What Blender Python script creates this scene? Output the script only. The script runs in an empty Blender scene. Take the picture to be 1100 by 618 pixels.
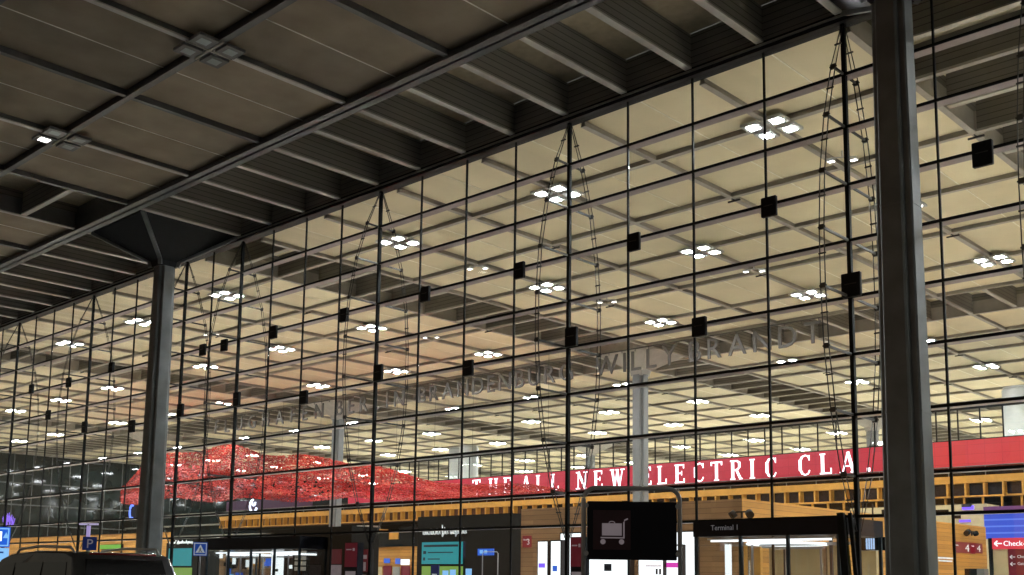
import bpy, bmesh, math, random
from mathutils import Vector, Matrix
random.seed(7)
sc = bpy.context.scene
COL = sc.collection
CZ = 1.5                                   # eye height above the pavement

# ------------------------------------------------------------------ camera
F_PX, CY_OFF = 1166.2692, 155.5888         # focal length and lens shift in photo pixels (1100 wide)
YAW, PITCH, ROLL = 0.7581, 0.1347, 0.0130
CAM = Vector((16.2629, -33.6981, CZ))
fw = Vector((-math.sin(YAW)*math.cos(PITCH), math.cos(YAW)*math.cos(PITCH), math.sin(PITCH)))
r0 = Vector((math.cos(YAW), math.sin(YAW), 0)); u0 = r0.cross(fw)
RT = math.cos(ROLL)*r0 + math.sin(ROLL)*u0
UP = -math.sin(ROLL)*r0 + math.cos(ROLL)*u0
cd = bpy.data.cameras.new('camera'); cam = bpy.data.objects.new('camera', cd); COL.objects.link(cam)
cam.matrix_world = Matrix(((RT.x, UP.x, -fw.x, CAM.x), (RT.y, UP.y, -fw.y, CAM.y), (RT.z, UP.z, -fw.z, CAM.z), (0, 0, 0, 1)))
cd.sensor_width = 36; cd.lens = F_PX/1100*36; cd.shift_y = CY_OFF/1100; cd.clip_end = 2000
sc.camera = cam

def ray(x, y): return fw*F_PX + RT*(x-550) - UP*(y-309-CY_OFF)
def at(x, y, Y):                           # the point seen at a photo pixel, on the plane Y
    d = ray(x, y); return CAM + d*((Y-CAM.y)/d.y)
def atx(x, y, X):
    d = ray(x, y); return CAM + d*((X-CAM.x)/d.x)
def atd(x, y, D): return CAM + ray(x, y)*(D/F_PX)
def px(v):
    d = Vector(v)-CAM; D = d.dot(fw)
    return 550+F_PX*d.dot(RT)/D, 309+CY_OFF-F_PX*d.dot(UP)/D, D

# ------------------------------------------------------------------ materials
def nodes(name):
    m = bpy.data.materials.new(name); m.use_nodes = True
    nt = m.node_tree; return m, nt, nt.nodes['Principled BSDF'], nt.nodes.new, nt.links.new
def mat(name, col, rough=.6, metal=0, var=.12, scale=3, emit=None, es=0, spec=.5, bump=0):
    m, nt, b, N, L = nodes(name)
    b.inputs['Roughness'].default_value = rough; b.inputs['Metallic'].default_value = metal
    b.inputs['Specular IOR Level'].default_value = spec
    tc = N('ShaderNodeTexCoord'); nz = N('ShaderNodeTexNoise')
    nz.inputs['Scale'].default_value = scale; nz.inputs['Detail'].default_value = 5
    L(tc.outputs['Object'], nz.inputs['Vector'])
    rp = N('ShaderNodeValToRGB')
    rp.color_ramp.elements[0].position = .3; rp.color_ramp.elements[1].position = .72
    rp.color_ramp.elements[0].color = tuple(c*(1-var) for c in col)+(1,)
    rp.color_ramp.elements[1].color = tuple(min(1, c*(1+var)) for c in col)+(1,)
    L(nz.outputs['Fac'], rp.inputs['Fac']); L(rp.outputs['Color'], b.inputs['Base Color'])
    if bump:
        bp = N('ShaderNodeBump'); bp.inputs['Strength'].default_value = bump; bp.inputs['Distance'].default_value = .02
        L(nz.outputs['Fac'], bp.inputs['Height']); L(bp.outputs['Normal'], b.inputs['Normal'])
    if emit:
        b.inputs['Emission Color'].default_value = emit+(1,); b.inputs['Emission Strength'].default_value = es
    return m
def glow(name, col, s):
    m, nt, b, N, L = nodes(name)
    b.inputs['Base Color'].default_value = (.02, .02, .02, 1); b.inputs['Roughness'].default_value = .4
    b.inputs['Emission Color'].default_value = col+(1,); b.inputs['Emission Strength'].default_value = s
    return m
def glassmat(name, tint=(.93, .95, .94), refl=1.0, base=.035):
    m = bpy.data.materials.new(name); m.use_nodes = True; nt = m.node_tree; nt.nodes.clear()
    N, L = nt.nodes.new, nt.links.new
    o = N('ShaderNodeOutputMaterial'); mx = N('ShaderNodeMixShader'); t = N('ShaderNodeBsdfTransparent'); g = N('ShaderNodeBsdfGlossy')
    t.inputs['Color'].default_value = tint+(1,); g.inputs['Roughness'].default_value = .01
    lw = N('ShaderNodeLayerWeight'); lw.inputs['Blend'].default_value = .5
    p = N('ShaderNodeMath'); p.operation = 'POWER'; p.inputs[1].default_value = 5
    L(lw.outputs['Facing'], p.inputs[0])
    a = N('ShaderNodeMath'); a.operation = 'MULTIPLY_ADD'; a.inputs[1].default_value = refl; a.inputs[2].default_value = base
    a.use_clamp = True
    L(p.outputs[0], a.inputs[0]); L(a.outputs[0], mx.inputs[0]); L(t.outputs[0], mx.inputs[1]); L(g.outputs[0], mx.inputs[2]); L(mx.outputs[0], o.inputs['Surface'])
    return m
def stripes(name, col, dark, axis, period, duty, rough=.6, var=.1, metal=0):
    """boards or ribs: thin real joints along one axis, with a grain noise"""
    m, nt, b, N, L = nodes(name)
    b.inputs['Roughness'].default_value = rough; b.inputs['Metallic'].default_value = metal
    ge = N('ShaderNodeNewGeometry'); sx = N('ShaderNodeSeparateXYZ'); L(ge.outputs['Position'], sx.inputs[0])
    dv = N('ShaderNodeMath'); dv.operation = 'DIVIDE'; dv.inputs[1].default_value = period; L(sx.outputs[axis], dv.inputs[0])
    fr = N('ShaderNodeMath'); fr.operation = 'FRACT'; L(dv.outputs[0], fr.inputs[0])
    lt = N('ShaderNodeMath'); lt.operation = 'LESS_THAN'; lt.inputs[1].default_value = duty; L(fr.outputs[0], lt.inputs[0])
    fl = N('ShaderNodeMath'); fl.operation = 'FLOOR'; L(dv.outputs[0], fl.inputs[0])
    wn = N('ShaderNodeTexWhiteNoise'); wn.noise_dimensions = '2D'
    mp = N('ShaderNodeMapping'); mp.inputs['Scale'].default_value = (.8, .8, 7) if axis == 2 else (7, .8, .8)
    L(ge.outputs['Position'], mp.inputs[0])
    cb = N('ShaderNodeCombineXYZ'); L(fl.outputs[0], cb.inputs[0])
    d2 = N('ShaderNodeMath'); d2.operation = 'MULTIPLY_ADD'; d2.inputs[1].default_value = .37; L(sx.outputs[0 if axis == 2 else 2], d2.inputs[0]); L(fl.outputs[0], d2.inputs[2])
    f2 = N('ShaderNodeMath'); f2.operation = 'FLOOR'; L(d2.outputs[0], f2.inputs[0]); L(f2.outputs[0], cb.inputs[1])
    L(cb.outputs[0], wn.inputs['Vector'])
    nz = N('ShaderNodeTexNoise'); nz.inputs['Scale'].default_value = 1.6; nz.inputs['Detail'].default_value = 4; L(mp.outputs[0], nz.inputs['Vector'])
    ad = N('ShaderNodeMath'); ad.operation = 'ADD'; L(wn.outputs['Value'], ad.inputs[0]); L(nz.outputs['Fac'], ad.inputs[1])
    hf = N('ShaderNodeMath'); hf.operation = 'MULTIPLY'; hf.inputs[1].default_value = .5; L(ad.outputs[0], hf.inputs[0])
    rp = N('ShaderNodeValToRGB')
    rp.color_ramp.elements[0].position = .2; rp.color_ramp.elements[1].position = .8
    rp.color_ramp.elements[0].color = tuple(c*(1-var) for c in col)+(1,)
    rp.color_ramp.elements[1].color = tuple(min(1, c*(1+var)) for c in col)+(1,)
    L(hf.outputs[0], rp.inputs['Fac'])
    mx = N('ShaderNodeMixRGB'); mx.inputs['Color2'].default_value = dark+(1,)
    L(lt.outputs[0], mx.inputs['Fac']); L(rp.outputs['Color'], mx.inputs['Color1']); L(mx.outputs[0], b.inputs['Base Color'])
    return m

M = dict(
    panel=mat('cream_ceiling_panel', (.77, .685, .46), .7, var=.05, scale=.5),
    panel_out=mat('dimmed_canopy_panel', (.36, .295, .21), .75, var=.16, scale=.6),  # cream panel again, colour darkened in place of the dim light outside
    seam=mat('pale_seam', (.90, .86, .70), .5),
    seam_out=mat('bright_seam', (.86, .82, .72), .4),
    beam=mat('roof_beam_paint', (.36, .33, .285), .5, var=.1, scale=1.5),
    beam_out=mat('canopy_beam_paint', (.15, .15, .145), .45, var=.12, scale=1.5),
    joist=stripes('ribbed_joist_lining', (.27, .255, .225), (.10, .095, .085), 2, .27, .13, var=.06),
    joist_in=stripes('hall_joist_lining', (.19, .175, .145), (.07, .065, .055), 2, .27, .13, var=.06),
    flange=mat('pale_flange', (.46, .43, .36), .5, var=.06),
    flange_out=mat('canopy_flange', (.66, .64, .59), .45, var=.06),
    deck=mat('roof_deck', (.50, .43, .30), .8),
    steel=mat('dark_column_paint', (.19, .205, .205), .5, 0, var=.2, scale=.9, bump=.04, spec=.35),
    steel_in=mat('grey_column_paint', (.16, .165, .16), .45, var=.06),
    black=mat('black_metal', (.008, .009, .010), .5, 0, var=.2, spec=.2),
    trim=mat('pale_edge_trim', (.42, .42, .40), .4, .4),
    mull=mat('mullion_steel', (.007, .009, .0095), .5, 0, var=.2, spec=.15),
    trans=mat('transom_paint', (.30, .25, .25), .4, .1, var=.08),
    tealpost=mat('teal_black_frame', (.008, .035, .055), .35, .1),
    cable=mat('dark_cable_steel', (.05, .05, .048), .4, .6),
    letter=mat('grey_letter_metal', (.115, .105, .095), .6, 0, var=.05),
    wood=stripes('yellow_oak_boards', (.52, .25, .048), (.20, .09, .025), 2, .24, .07, .5, .22),
    woodb=stripes('brown_oak_boards', (.40, .225, .105), (.17, .09, .04), 2, .24, .07, .5, .16),
    oak=mat('yellow_oak', (.60, .30, .045), .5, var=.12, scale=2),
    rust=mat('dark_recess_board', (.035, .022, .018), .7, var=.3),
    navy=mat('dark_window', (.015, .018, .028), .15, var=.3),
    white=mat('white_plaster', (.34, .34, .315), .6, var=.03),
    floor=mat('polished_stone_floor', (.72, .67, .58), .5, var=.08, scale=.6),
    asphalt=mat('asphalt', (.05, .05, .052), .85, var=.25, scale=6, bump=.2),
    paving=mat('grey_paving', (.38, .37, .345), .8, var=.12, scale=2, bump=.1),
    kerb=mat('concrete_kerb', (.36, .355, .34), .8),
    line=mat('road_paint', (.78, .78, .75), .7),
    darkwall=mat('dark_glazed_wall', (.0035, .009, .0095), .05, var=.5, scale=.3, spec=.25),
    slate=mat('charcoal_shopfront', (.0045, .0065, .007), .65, var=.25, spec=.1),
    beige=mat('beige_wall', (.56, .46, .26), .6, var=.05),
    railm=mat('brushed_tube', (.50, .50, .50), .35, .25, var=.05),
    panelblack=mat('black_sign_panel', (.004, .005, .011), .45, var=.2, spec=.25),
    maroon=mat('maroon_sign_patch', (.045, .010, .020), .4, var=.2),
    signred=glow('red_sign_face', (.36, .012, .025), .55),
    signdark=mat('maroon_board', (.12, .008, .018), .4, emit=(.12, .008, .018), es=.35),
    picto=mat('grey_pictogram', (.40, .40, .41), .6, emit=(.42, .34, .38), es=.24),
    whiteglow=glow('white_lit_face', (.90, .95, 1.0), 1.6),
    lampface=glow('white_lamp_face', (.93, .97, 1.0), 640.0),
    housing=mat('lamp_housing', (.55, .56, .54), .5, var=.04),
    lampoff=mat('dim_lamp_face', (.30, .36, .36), .3, var=.03),
    lampon=glow('lit_canopy_lamp', (1.0, .97, .95), 9.0),
    led=None,
    ledletter=glow('white_led_letter', (1.0, .90, 1.0), 2.6),
    violet=glow('violet_led', (.16, .08, .95), 1.6),
    blueglow=glow('blue_lit_sign', (.015, .11, .62), 1.1),
    cyanglow=glow('pale_blue_lit_sign', (.25, .55, .95), 1.0),
    teal=glow('teal_screen', (.0, .26, .30), .95),
    lime=glow('lime_screen', (.22, .42, .06), .75),
    magenta=glow('magenta_stripe', (.75, .05, .5), 1.0),
    ink=mat('dark_print', (.01, .015, .03), .5),
    signblue=mat('blue_enamel', (.010, .055, .30), .4, emit=(.01, .06, .33), es=.5),
    signnavy=mat('navy_enamel', (.006, .016, .085), .4, emit=(.006, .016, .085), es=.5),
    signwhite=mat('white_enamel', (.70, .72, .74), .5, emit=(.6, .65, .7), es=.35),
    carpaint=mat('black_car_paint', (.085, .088, .09), .22, .2, var=.1, spec=.8),
    carglass=mat('tinted_car_glass', (.004, .005, .006), .06, var=.1, spec=.9),
    rubber=mat('tyre_rubber', (.02, .02, .02), .8),
    rim=mat('alloy_rim', (.45, .45, .46), .3, .9),
    tail=mat('red_tail_lamp', (.25, .01, .01), .25),
    glass=glassmat('facade_glass', (.965, .972, .965), 1.0, .028),
    glass2=glassmat('clear_glass', (.95, .96, .955), .8, .03),
    tglass=glassmat('shaded_glass', (.42, .48, .48), .8, .06),
)
def per_cell(m, px_, py_, lo, hi):
    nt = m.node_tree; b = nt.nodes['Principled BSDF']; N, L = nt.nodes.new, nt.links.new
    src = b.inputs['Base Color'].links[0].from_socket
    ge = N('ShaderNodeNewGeometry'); mp = N('ShaderNodeVectorMath'); mp.operation = 'DIVIDE'; mp.inputs[1].default_value = (px_, py_, 1000)
    L(ge.outputs['Position'], mp.inputs[0]); fl = N('ShaderNodeVectorMath'); fl.operation = 'FLOOR'; L(mp.outputs[0], fl.inputs[0])
    wn = N('ShaderNodeTexWhiteNoise'); L(fl.outputs[0], wn.inputs['Vector'])
    mr = N('ShaderNodeMapRange'); mr.inputs[3].default_value = lo; mr.inputs[4].default_value = hi; L(wn.outputs['Value'], mr.inputs[0])
    mx = N('ShaderNodeMixRGB'); mx.blend_type = 'MULTIPLY'; mx.inputs['Fac'].default_value = 1
    L(src, mx.inputs['Color1']); L(mr.outputs[0], mx.inputs['Color2']); L(mx.outputs[0], b.inputs['Base Color'])
per_cell(M['panel'], 3.0066, 6.3916, .90, 1.04)
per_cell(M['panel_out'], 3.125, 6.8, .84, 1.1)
def ledmat():
    m, nt, b, N, L = nodes('red_led_screen')
    b.inputs['Base Color'].default_value = (.03, .005, .008, 1); b.inputs['Roughness'].default_value = .25
    ge = N('ShaderNodeNewGeometry'); sx = N('ShaderNodeSeparateXYZ'); L(ge.outputs['Position'], sx.inputs[0])
    br = N('ShaderNodeTexBrick'); br.inputs['Scale'].default_value = 1; br.offset = 0
    br.inputs['Brick Width'].default_value = 1.28; br.inputs['Row Height'].default_value = .72; br.inputs['Mortar Size'].default_value = .018
    br.inputs['Color1'].default_value = (.56, .022, .05, 1); br.inputs['Color2'].default_value = (.50, .018, .045, 1); br.inputs['Mortar'].default_value = (.43, .016, .038, 1)
    cb = N('ShaderNodeCombineXYZ'); L(sx.outputs[0], cb.inputs[0]); L(sx.outputs[2], cb.inputs[1]); L(cb.outputs[0], br.inputs['Vector'])
    # the picture on the screen: brighter orange red towards its right-hand end
    mr = N('ShaderNodeMapRange'); mr.inputs[1].default_value = -24; mr.inputs[2].default_value = -17; L(sx.outputs[0], mr.inputs[0])
    mx = N('ShaderNodeMixRGB'); mx.blend_type = 'MULTIPLY'; mx.inputs['Color2'].default_value = (1.25, 1.6, .8, 1)
    L(mr.outputs[0], mx.inputs['Fac']); L(br.outputs['Color'], mx.inputs['Color1'])
    L(mx.outputs[0], b.inputs['Emission Color']); b.inputs['Emission Strength'].default_value = .95
    return m
M['led'] = ledmat()
def bluewall():
    m, nt, b, N, L = nodes('blue_striped_led')
    b.inputs['Base Color'].default_value = (.01, .01, .03, 1)
    ge = N('ShaderNodeNewGeometry'); sx = N('ShaderNodeSeparateXYZ'); L(ge.outputs['Position'], sx.inputs[0])
    dv = N('ShaderNodeMath'); dv.operation = 'DIVIDE'; dv.inputs[1].default_value = .46; L(sx.outputs[2], dv.inputs[0])
    fr = N('ShaderNodeMath'); fr.operation = 'FRACT'; L(dv.outputs[0], fr.inputs[0])
    lt = N('ShaderNodeMath'); lt.operation = 'LESS_THAN'; lt.inputs[1].default_value = .22; L(fr.outputs[0], lt.inputs[0])
    mx = N('ShaderNodeMixRGB'); mx.inputs['Color1'].default_value = (.02, .075, .66, 1); mx.inputs['Color2'].default_value = (.10, .22, .85, 1)
    L(lt.outputs[0], mx.inputs['Fac']); L(mx.outputs[0], b.inputs['Emission Color']); b.inputs['Emission Strength'].default_value = .95
    return m
M['bluewall'] = bluewall()
def meshred():
    m, nt, b, N, L = nodes('red_aluminium_mesh')
    b.inputs['Roughness'].default_value = .55; b.inputs['Specular IOR Level'].default_value = .15
    at_ = N('ShaderNodeAttribute'); at_.attribute_name = 'tone'
    rp = N('ShaderNodeValToRGB'); e = rp.color_ramp.elements
    e[0].position = 0; e[0].color = (.12, .003, .003, 1); e[1].position = 1; e[1].color = (.42, .105, .06, 1)
    x = e.new(.45); x.color = (.32, .007, .006, 1); x = e.new(.76); x.color = (.40, .020, .013, 1)
    L(at_.outputs['Fac'], rp.inputs['Fac']); L(rp.outputs['Color'], b.inputs['Base Color'])
    return m
M['redmesh'] = meshred()

# ------------------------------------------------------------------ builders
class MB:
    def __init__(s): s.bm = bmesh.new()
    def box(s, x0, x1, y0, y1, z0, z1, mi=0):
        v = [s.bm.verts.new(p) for p in ((x0,y0,z0),(x1,y0,z0),(x1,y1,z0),(x0,y1,z0),(x0,y0,z1),(x1,y0,z1),(x1,y1,z1),(x0,y1,z1))]
        fs = []
        for i in ((0,3,2,1),(4,5,6,7),(0,1,5,4),(1,2,6,5),(2,3,7,6),(3,0,4,7)):
            f = s.bm.faces.new([v[j] for j in i]); f.material_index = mi; fs.append(f)
        return fs                                    # bottom, top, -y, +x, +y, -x
    def bar(s, a, b, w, h=None, mi=0, up=Vector((0,0,1))):
        a, b = Vector(a), Vector(b); h = h or w; d = (b-a).normalized()
        if abs(d.dot(up)) > .98: up = Vector((1,0,0))
        p = d.cross(up).normalized(); q = p.cross(d)
        v = [s.bm.verts.new(c+p*sx*w/2+q*sy*h/2) for c in (a,b) for sx,sy in ((-1,-1),(1,-1),(1,1),(-1,1))]
        for i in ((0,1,2,3),(7,6,5,4),(0,4,5,1),(1,5,6,2),(2,6,7,3),(3,7,4,0)):
            f = s.bm.faces.new([v[j] for j in i]); f.material_index = mi
    def tube(s, pts, r, n=10, mi=0):
        pts = [Vector(p) for p in pts]; rings = []
        for i, p in enumerate(pts):
            d = (pts[min(i+1,len(pts)-1)]-pts[max(i-1,0)]).normalized()
            u = Vector((0,0,1)) if abs(d.z) < .95 else Vector((1,0,0))
            a = d.cross(u).normalized(); b = a.cross(d)
            rings.append([s.bm.verts.new(p+(a*math.cos(2*math.pi*k/n)+b*math.sin(2*math.pi*k/n))*r) for k in range(n)])
        for A, B in zip(rings, rings[1:]):
            for k in range(n):
                f = s.bm.faces.new((A[k],A[(k+1)%n],B[(k+1)%n],B[k])); f.smooth = True; f.material_index = mi
        for R_, rev in ((rings[0], False), (rings[-1], True)):
            f = s.bm.faces.new(R_[::-1] if not rev else R_); f.material_index = mi
    def cyl(s, c, r, h, n=24, mi=0, axis='z'):
        c = Vector(c); d = {'z':Vector((0,0,h)),'y':Vector((0,h,0)),'x':Vector((h,0,0))}[axis]
        s.tube([c, c+d], r, n, mi)
    def prism(s, poly, fn, t0, t1, mi=0):
        """poly in 2D, fn(u,v,t)->3D, from t0 to t1"""
        A = [s.bm.verts.new(fn(u,v,t0)) for u,v in poly]; B = [s.bm.verts.new(fn(u,v,t1)) for u,v in poly]
        n = len(poly)
        for F in (A[::-1], B):
            f = s.bm.faces.new(F); f.material_index = mi
        for i in range(n):
            f = s.bm.faces.new((A[i],A[(i+1)%n],B[(i+1)%n],B[i])); f.material_index = mi
    def done(s, name, mats, parent=None, bevel=0):
        bmesh.ops.recalc_face_normals(s.bm, faces=s.bm.faces)
        if bevel:
            bmesh.ops.bevel(s.bm, geom=[e for e in s.bm.edges if e.is_manifold and e.calc_face_angle(0) > .5], offset=bevel, segments=2, affect='EDGES')
        me = bpy.data.meshes.new(name); s.bm.to_mesh(me); s.bm.free()
        if not isinstance(mats, (list, tuple)): mats = [mats]
        for m in mats: me.materials.append(m)
        o = bpy.data.objects.new(name, me); COL.objects.link(o)
        if parent: o.parent = parent; o.matrix_parent_inverse = parent.matrix_basis.inverted()
        return o
def thing(name, label, cat, loc=(0,0,0), group=None, rz=0):
    o = bpy.data.objects.new(name, None); COL.objects.link(o); o.empty_display_size = .2
    o.location = loc; o.rotation_euler = (0,0,rz)
    return tag(o, label, cat, group)
def tag(o, label, cat, group=None):
    o['label'] = label; o['category'] = cat
    if group: o['group'] = group
    return o
def struct(o): o['kind'] = 'structure'; return o
def clone(o, name=None):
    c = o.copy(); COL.objects.link(c)
    for ch in list(o.children):
        d = clone(ch); d.parent = c
    return c
def text(name, s, size, m, parent, loc, rot=(math.pi/2,0,0), depth=.01, align='LEFT', sx=1):
    cu = bpy.data.curves.new(name, 'FONT'); cu.body = s; cu.size = size; cu.extrude = depth; cu.align_x = align
    cu.resolution_u = 3
    t = bpy.data.objects.new('tmp', cu); COL.objects.link(t)
    bpy.context.view_layer.update()
    me = bpy.data.meshes.new_from_object(t.evaluated_get(bpy.context.evaluated_depsgraph_get()))
    bpy.data.objects.remove(t)
    me.materials.clear(); me.materials.append(m); me.name = name
    o = bpy.data.objects.new(name, me); COL.objects.link(o)
    o.location = loc; o.rotation_euler = rot; o.scale = (sx,1,1)
    if parent: o.parent = parent; o.matrix_parent_inverse = parent.matrix_basis.inverted()
    return o
ORD = ['first','second','third','fourth','fifth','sixth','seventh','eighth','ninth','tenth','eleventh','twelfth','thirteenth','fourteenth']

# ------------------------------------------------------------------ lattice of the roof
B = 3.125
ZT = [19.346,17.508,15.590,13.525,11.551,9.583,7.609,5.567,3.518,2.202]      # facade top and transoms above eye level
ZT = [z+CZ for z in ZT]
AX, AY, OY = 3.0066, 6.3916, -.793
ZI = 19.19+CZ                        # underside of the beams in the hall
ZE = 19.65+CZ                        # underside of the beams of the canopy
gx = lambda k: -AX*k
gy = lambda n: OY+AY*n
ex = lambda k: -B*k
ey = lambda n: -6.8*n
XEND = -163.0
KMAX = 54
NMAX = 20
COLS = [13, 27, 41, -1]
def in_colstrip(k): return any(c-1 <= k < c+1 for c in (-1, 13, 27, 41, 55))
def in_rowstrip(n): return n in (6, 13, 20, 27)

# ------------------------------------------------------------------ ground
mb = MB(); mb.box(-400, 300, -260, 300, -.35, -.12); struct(mb.done('ground', M['asphalt']))
mb = MB(); mb.box(-400, 200, -9.5, -.3, -.12, 0); struct(mb.done('pavement', M['paving']))
mb = MB(); mb.box(-400, 200, -9.8, -9.5, -.12, .02); struct(mb.done('kerb', M['kerb'], bevel=.02))
mb = MB(); mb.box(-400, 200, -40, -29.5, -.12, 0); struct(mb.done('median_pavement', M['paving']))
mb = MB(); mb.box(-400, 200, -29.5, -29.2, -.12, .02); struct(mb.done('median_kerb', M['kerb'], bevel=.02))
mb = MB()
for i in range(-60, 30): mb.box(i*6, i*6+3, -19.6, -19.45, -.12, -.116)
struct(mb.done('lane_markings', M['line']))
mb = MB(); mb.box(XEND, 60, -.3, 140, -.12, .004); struct(mb.done('hall_floor', M['floor']))

# ------------------------------------------------------------------ roof
roof = thing('terminal_roof', 'huge flat terminal roof with cream panels and a grid of beams, running out over the forecourt', 'roof')
parts = {'ceiling_panel': [], 'joist': []}
def add_panel(x0, x1, y0, y1, z, m, seam_x):
    parts['ceiling_panel'].append((x0, x1, y0, y1, z, m, seam_x))
# hall panels
for k in range(-14, KMAX, 2):
    if in_colstrip(k): continue
    for n in range(0, NMAX):
        if in_rowstrip(n): continue
        add_panel(gx(k+2)+.115, gx(k)-.115, gy(n)+.115 if n else .3, gy(n+1)-.115, ZI+.23, 'panel', gx(k+1))
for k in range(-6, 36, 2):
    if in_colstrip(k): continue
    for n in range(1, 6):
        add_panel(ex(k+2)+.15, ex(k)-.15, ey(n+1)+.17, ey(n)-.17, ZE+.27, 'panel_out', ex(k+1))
def panel_mesh(b, p):
    x0, x1, y0, y1, z, m, s = p
    b.box(x0, s-.028, y0, y1, z, z+.08); b.box(s+.028, x1, y0, y1, z, z+.08)
    b.box(s-.028, s+.028, y0, y1, z-.015, z+.07, 1)
    for a, c in ((x0-.0, x0), (x1, x1+.0)): pass
def size_key(p):
    c = Vector(((p[0]+p[1])/2, (p[2]+p[3])/2, p[4])); x, y, D = px(c)
    if D < 1 or x < -60 or x > 1160 or y < -60 or y > 640: return 0
    return 1e4/D**3
ps = sorted(parts['ceiling_panel'], key=size_key, reverse=True)
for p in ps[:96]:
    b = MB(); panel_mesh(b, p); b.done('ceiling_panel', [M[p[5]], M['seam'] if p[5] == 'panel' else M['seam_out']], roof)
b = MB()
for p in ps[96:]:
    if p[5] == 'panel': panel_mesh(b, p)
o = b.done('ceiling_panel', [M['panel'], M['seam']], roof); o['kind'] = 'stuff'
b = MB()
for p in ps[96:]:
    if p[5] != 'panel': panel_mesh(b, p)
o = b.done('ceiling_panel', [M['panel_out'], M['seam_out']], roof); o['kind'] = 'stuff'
# beams: one mesh for each long beam
def ibeam_x(name, x0, x1, y, z, w, m, mf, h=.95):
    b = MB(); b.box(x0, x1, y-w/2, y+w/2, z, z+.06, 1); b.box(x0, x1, y-w*.32, y+w*.32, z+.06, z+h); b.done(name, [m, mf], roof)
def ibeam_y(name, y0, y1, x, z, w, m, mf, h=.95):
    b = MB(); b.box(x-w/2, x+w/2, y0, y1, z+.003, z+.063, 1); b.box(x-w*.32, x+w*.32, y0, y1, z+.063, z+h); b.done(name, [m, mf], roof)
for n in range(1, NMAX+1): ibeam_x('beam', XEND, gx(-14), gy(n), ZI, .27, M['beam'], M['beam'])
for k in range(-14, KMAX+1, 2): ibeam_y('beam', .35, gy(NMAX), gx(k), ZI, .27, M['beam'], M['beam'])
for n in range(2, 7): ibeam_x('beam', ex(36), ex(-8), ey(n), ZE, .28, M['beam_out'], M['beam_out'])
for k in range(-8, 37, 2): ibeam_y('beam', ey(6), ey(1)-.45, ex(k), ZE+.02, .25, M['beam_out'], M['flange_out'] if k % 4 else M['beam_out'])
# the heavy canopy girder along the joist field: two flanges with a dark web
b = MB(); b.box(ex(36), ex(-8), ey(1)-.42, ey(1)-.10, ZE-.06, ZE+.10, 1); b.box(ex(36), ex(-8), ey(1)+.02, ey(1)+.34, ZE-.06, ZE+.10, 1)
b.box(ex(36), ex(-8), ey(1)-.30, ey(1)+.24, ZE+.10, ZE+1.41); b.done('girder', [M['beam_out'], mat('girder_flange', (.10,.105,.105), .4, .1)], roof)
# joists of the open strips
JH = 1.4
def joist(axis, c, a0, a1, z, mf, w=.30): parts['joist'].append((axis, c, a0, a1, z, mf, w))
for k in range(-8, 37): 
    if any(abs(k-c) < 1 for c in COLS): continue
    joist('y', ex(k), ey(1)+.34, -.25, ZE, 'flange_out')
for k in range(-6, 36):
    if in_colstrip(k) and k % 2:
        pass
for c in COLS:                                          # strips running in from the forecourt
    if ex(c+1) > ex(36):
        for j in range(2, 12):
            if j % 1 == 0: joist('x', -3.4*j, ex(c+1)+.2, ex(c-1)-.2, ZE+.04, 'flange_out', .3)
for c in (-1, 13, 27, 41):
    for j in range(0, 40):
        n = j/2
        if in_rowstrip(int(n)) or abs((n-6.5)) < .6 or abs(n-13.5) < .6: continue
        if n == 0: continue
        joist('x', gy(n), gx(c+1)+.2, gx(c-1)-.2, ZI+.04, 'flange', .3)
for nn in (6, 13, 20):
    for k in range(-12, KMAX):
        if any(abs(k-c) < 1 for c in COLS): continue
        if nn == 20: continue
        joist('y', gx(k), gy(nn)+.2, gy(nn+1)-.2, ZI+.04, 'flange', .3)
def joist_mesh(b, j):
    ax, c, a0, a1, z, mf, w = j
    if ax == 'y':
        b.box(c-w/2, c+w/2, a0, a1, z, z+.07, 1); b.box(c-w/2+.03, c+w/2-.03, a0, a1, z+.07, z+JH)
    else:
        b.box(a0, a1, c-w/2, c+w/2, z, z+.07, 1); b.box(a0, a1, c-w/2+.03, c+w/2-.03, z+.07, z+JH)
def jkey(j):
    c = Vector((j[1], (j[2]+j[3])/2, j[4])) if j[0] == 'y' else Vector(((j[2]+j[3])/2, j[1], j[4]))
    x, y, D = px(c)
    if D < 1 or x < -80 or x > 1180 or y < -60 or y > 640: return 0
    return 1/D
js = sorted(parts['joist'], key=jkey, reverse=True)
for j in js[:98]:
    b = MB(); joist_mesh(b, j); b.done('joist', [M['joist_in' if j[5] == 'flange' else 'joist'], M[j[5]]], roof)
for mf in ('flange', 'flange_out'):
    b = MB()
    for j in js[98:]:
        if j[5] == mf: joist_mesh(b, j)
    o = b.done('joist', [M['joist_in' if mf == 'flange' else 'joist'], M[mf]], roof); o['kind'] = 'stuff'
for n in (2, 4, 9, 11):
    for k in range(0, 30, 2):
        if (k+n) % 4 == 0 or in_colstrip(k): continue
        b = MB(); b.box(gx(k)-.35, gx(k)+.35, gy(n)+.28, gy(n)+.36, ZI-.10, ZI-.03); b.box(gx(k)-.03, gx(k)+.03, gy(n)+.1, gy(n)+.34, ZI-.03, ZI+.12); b.done('sensor_bar', M['cable'], roof)
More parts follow.
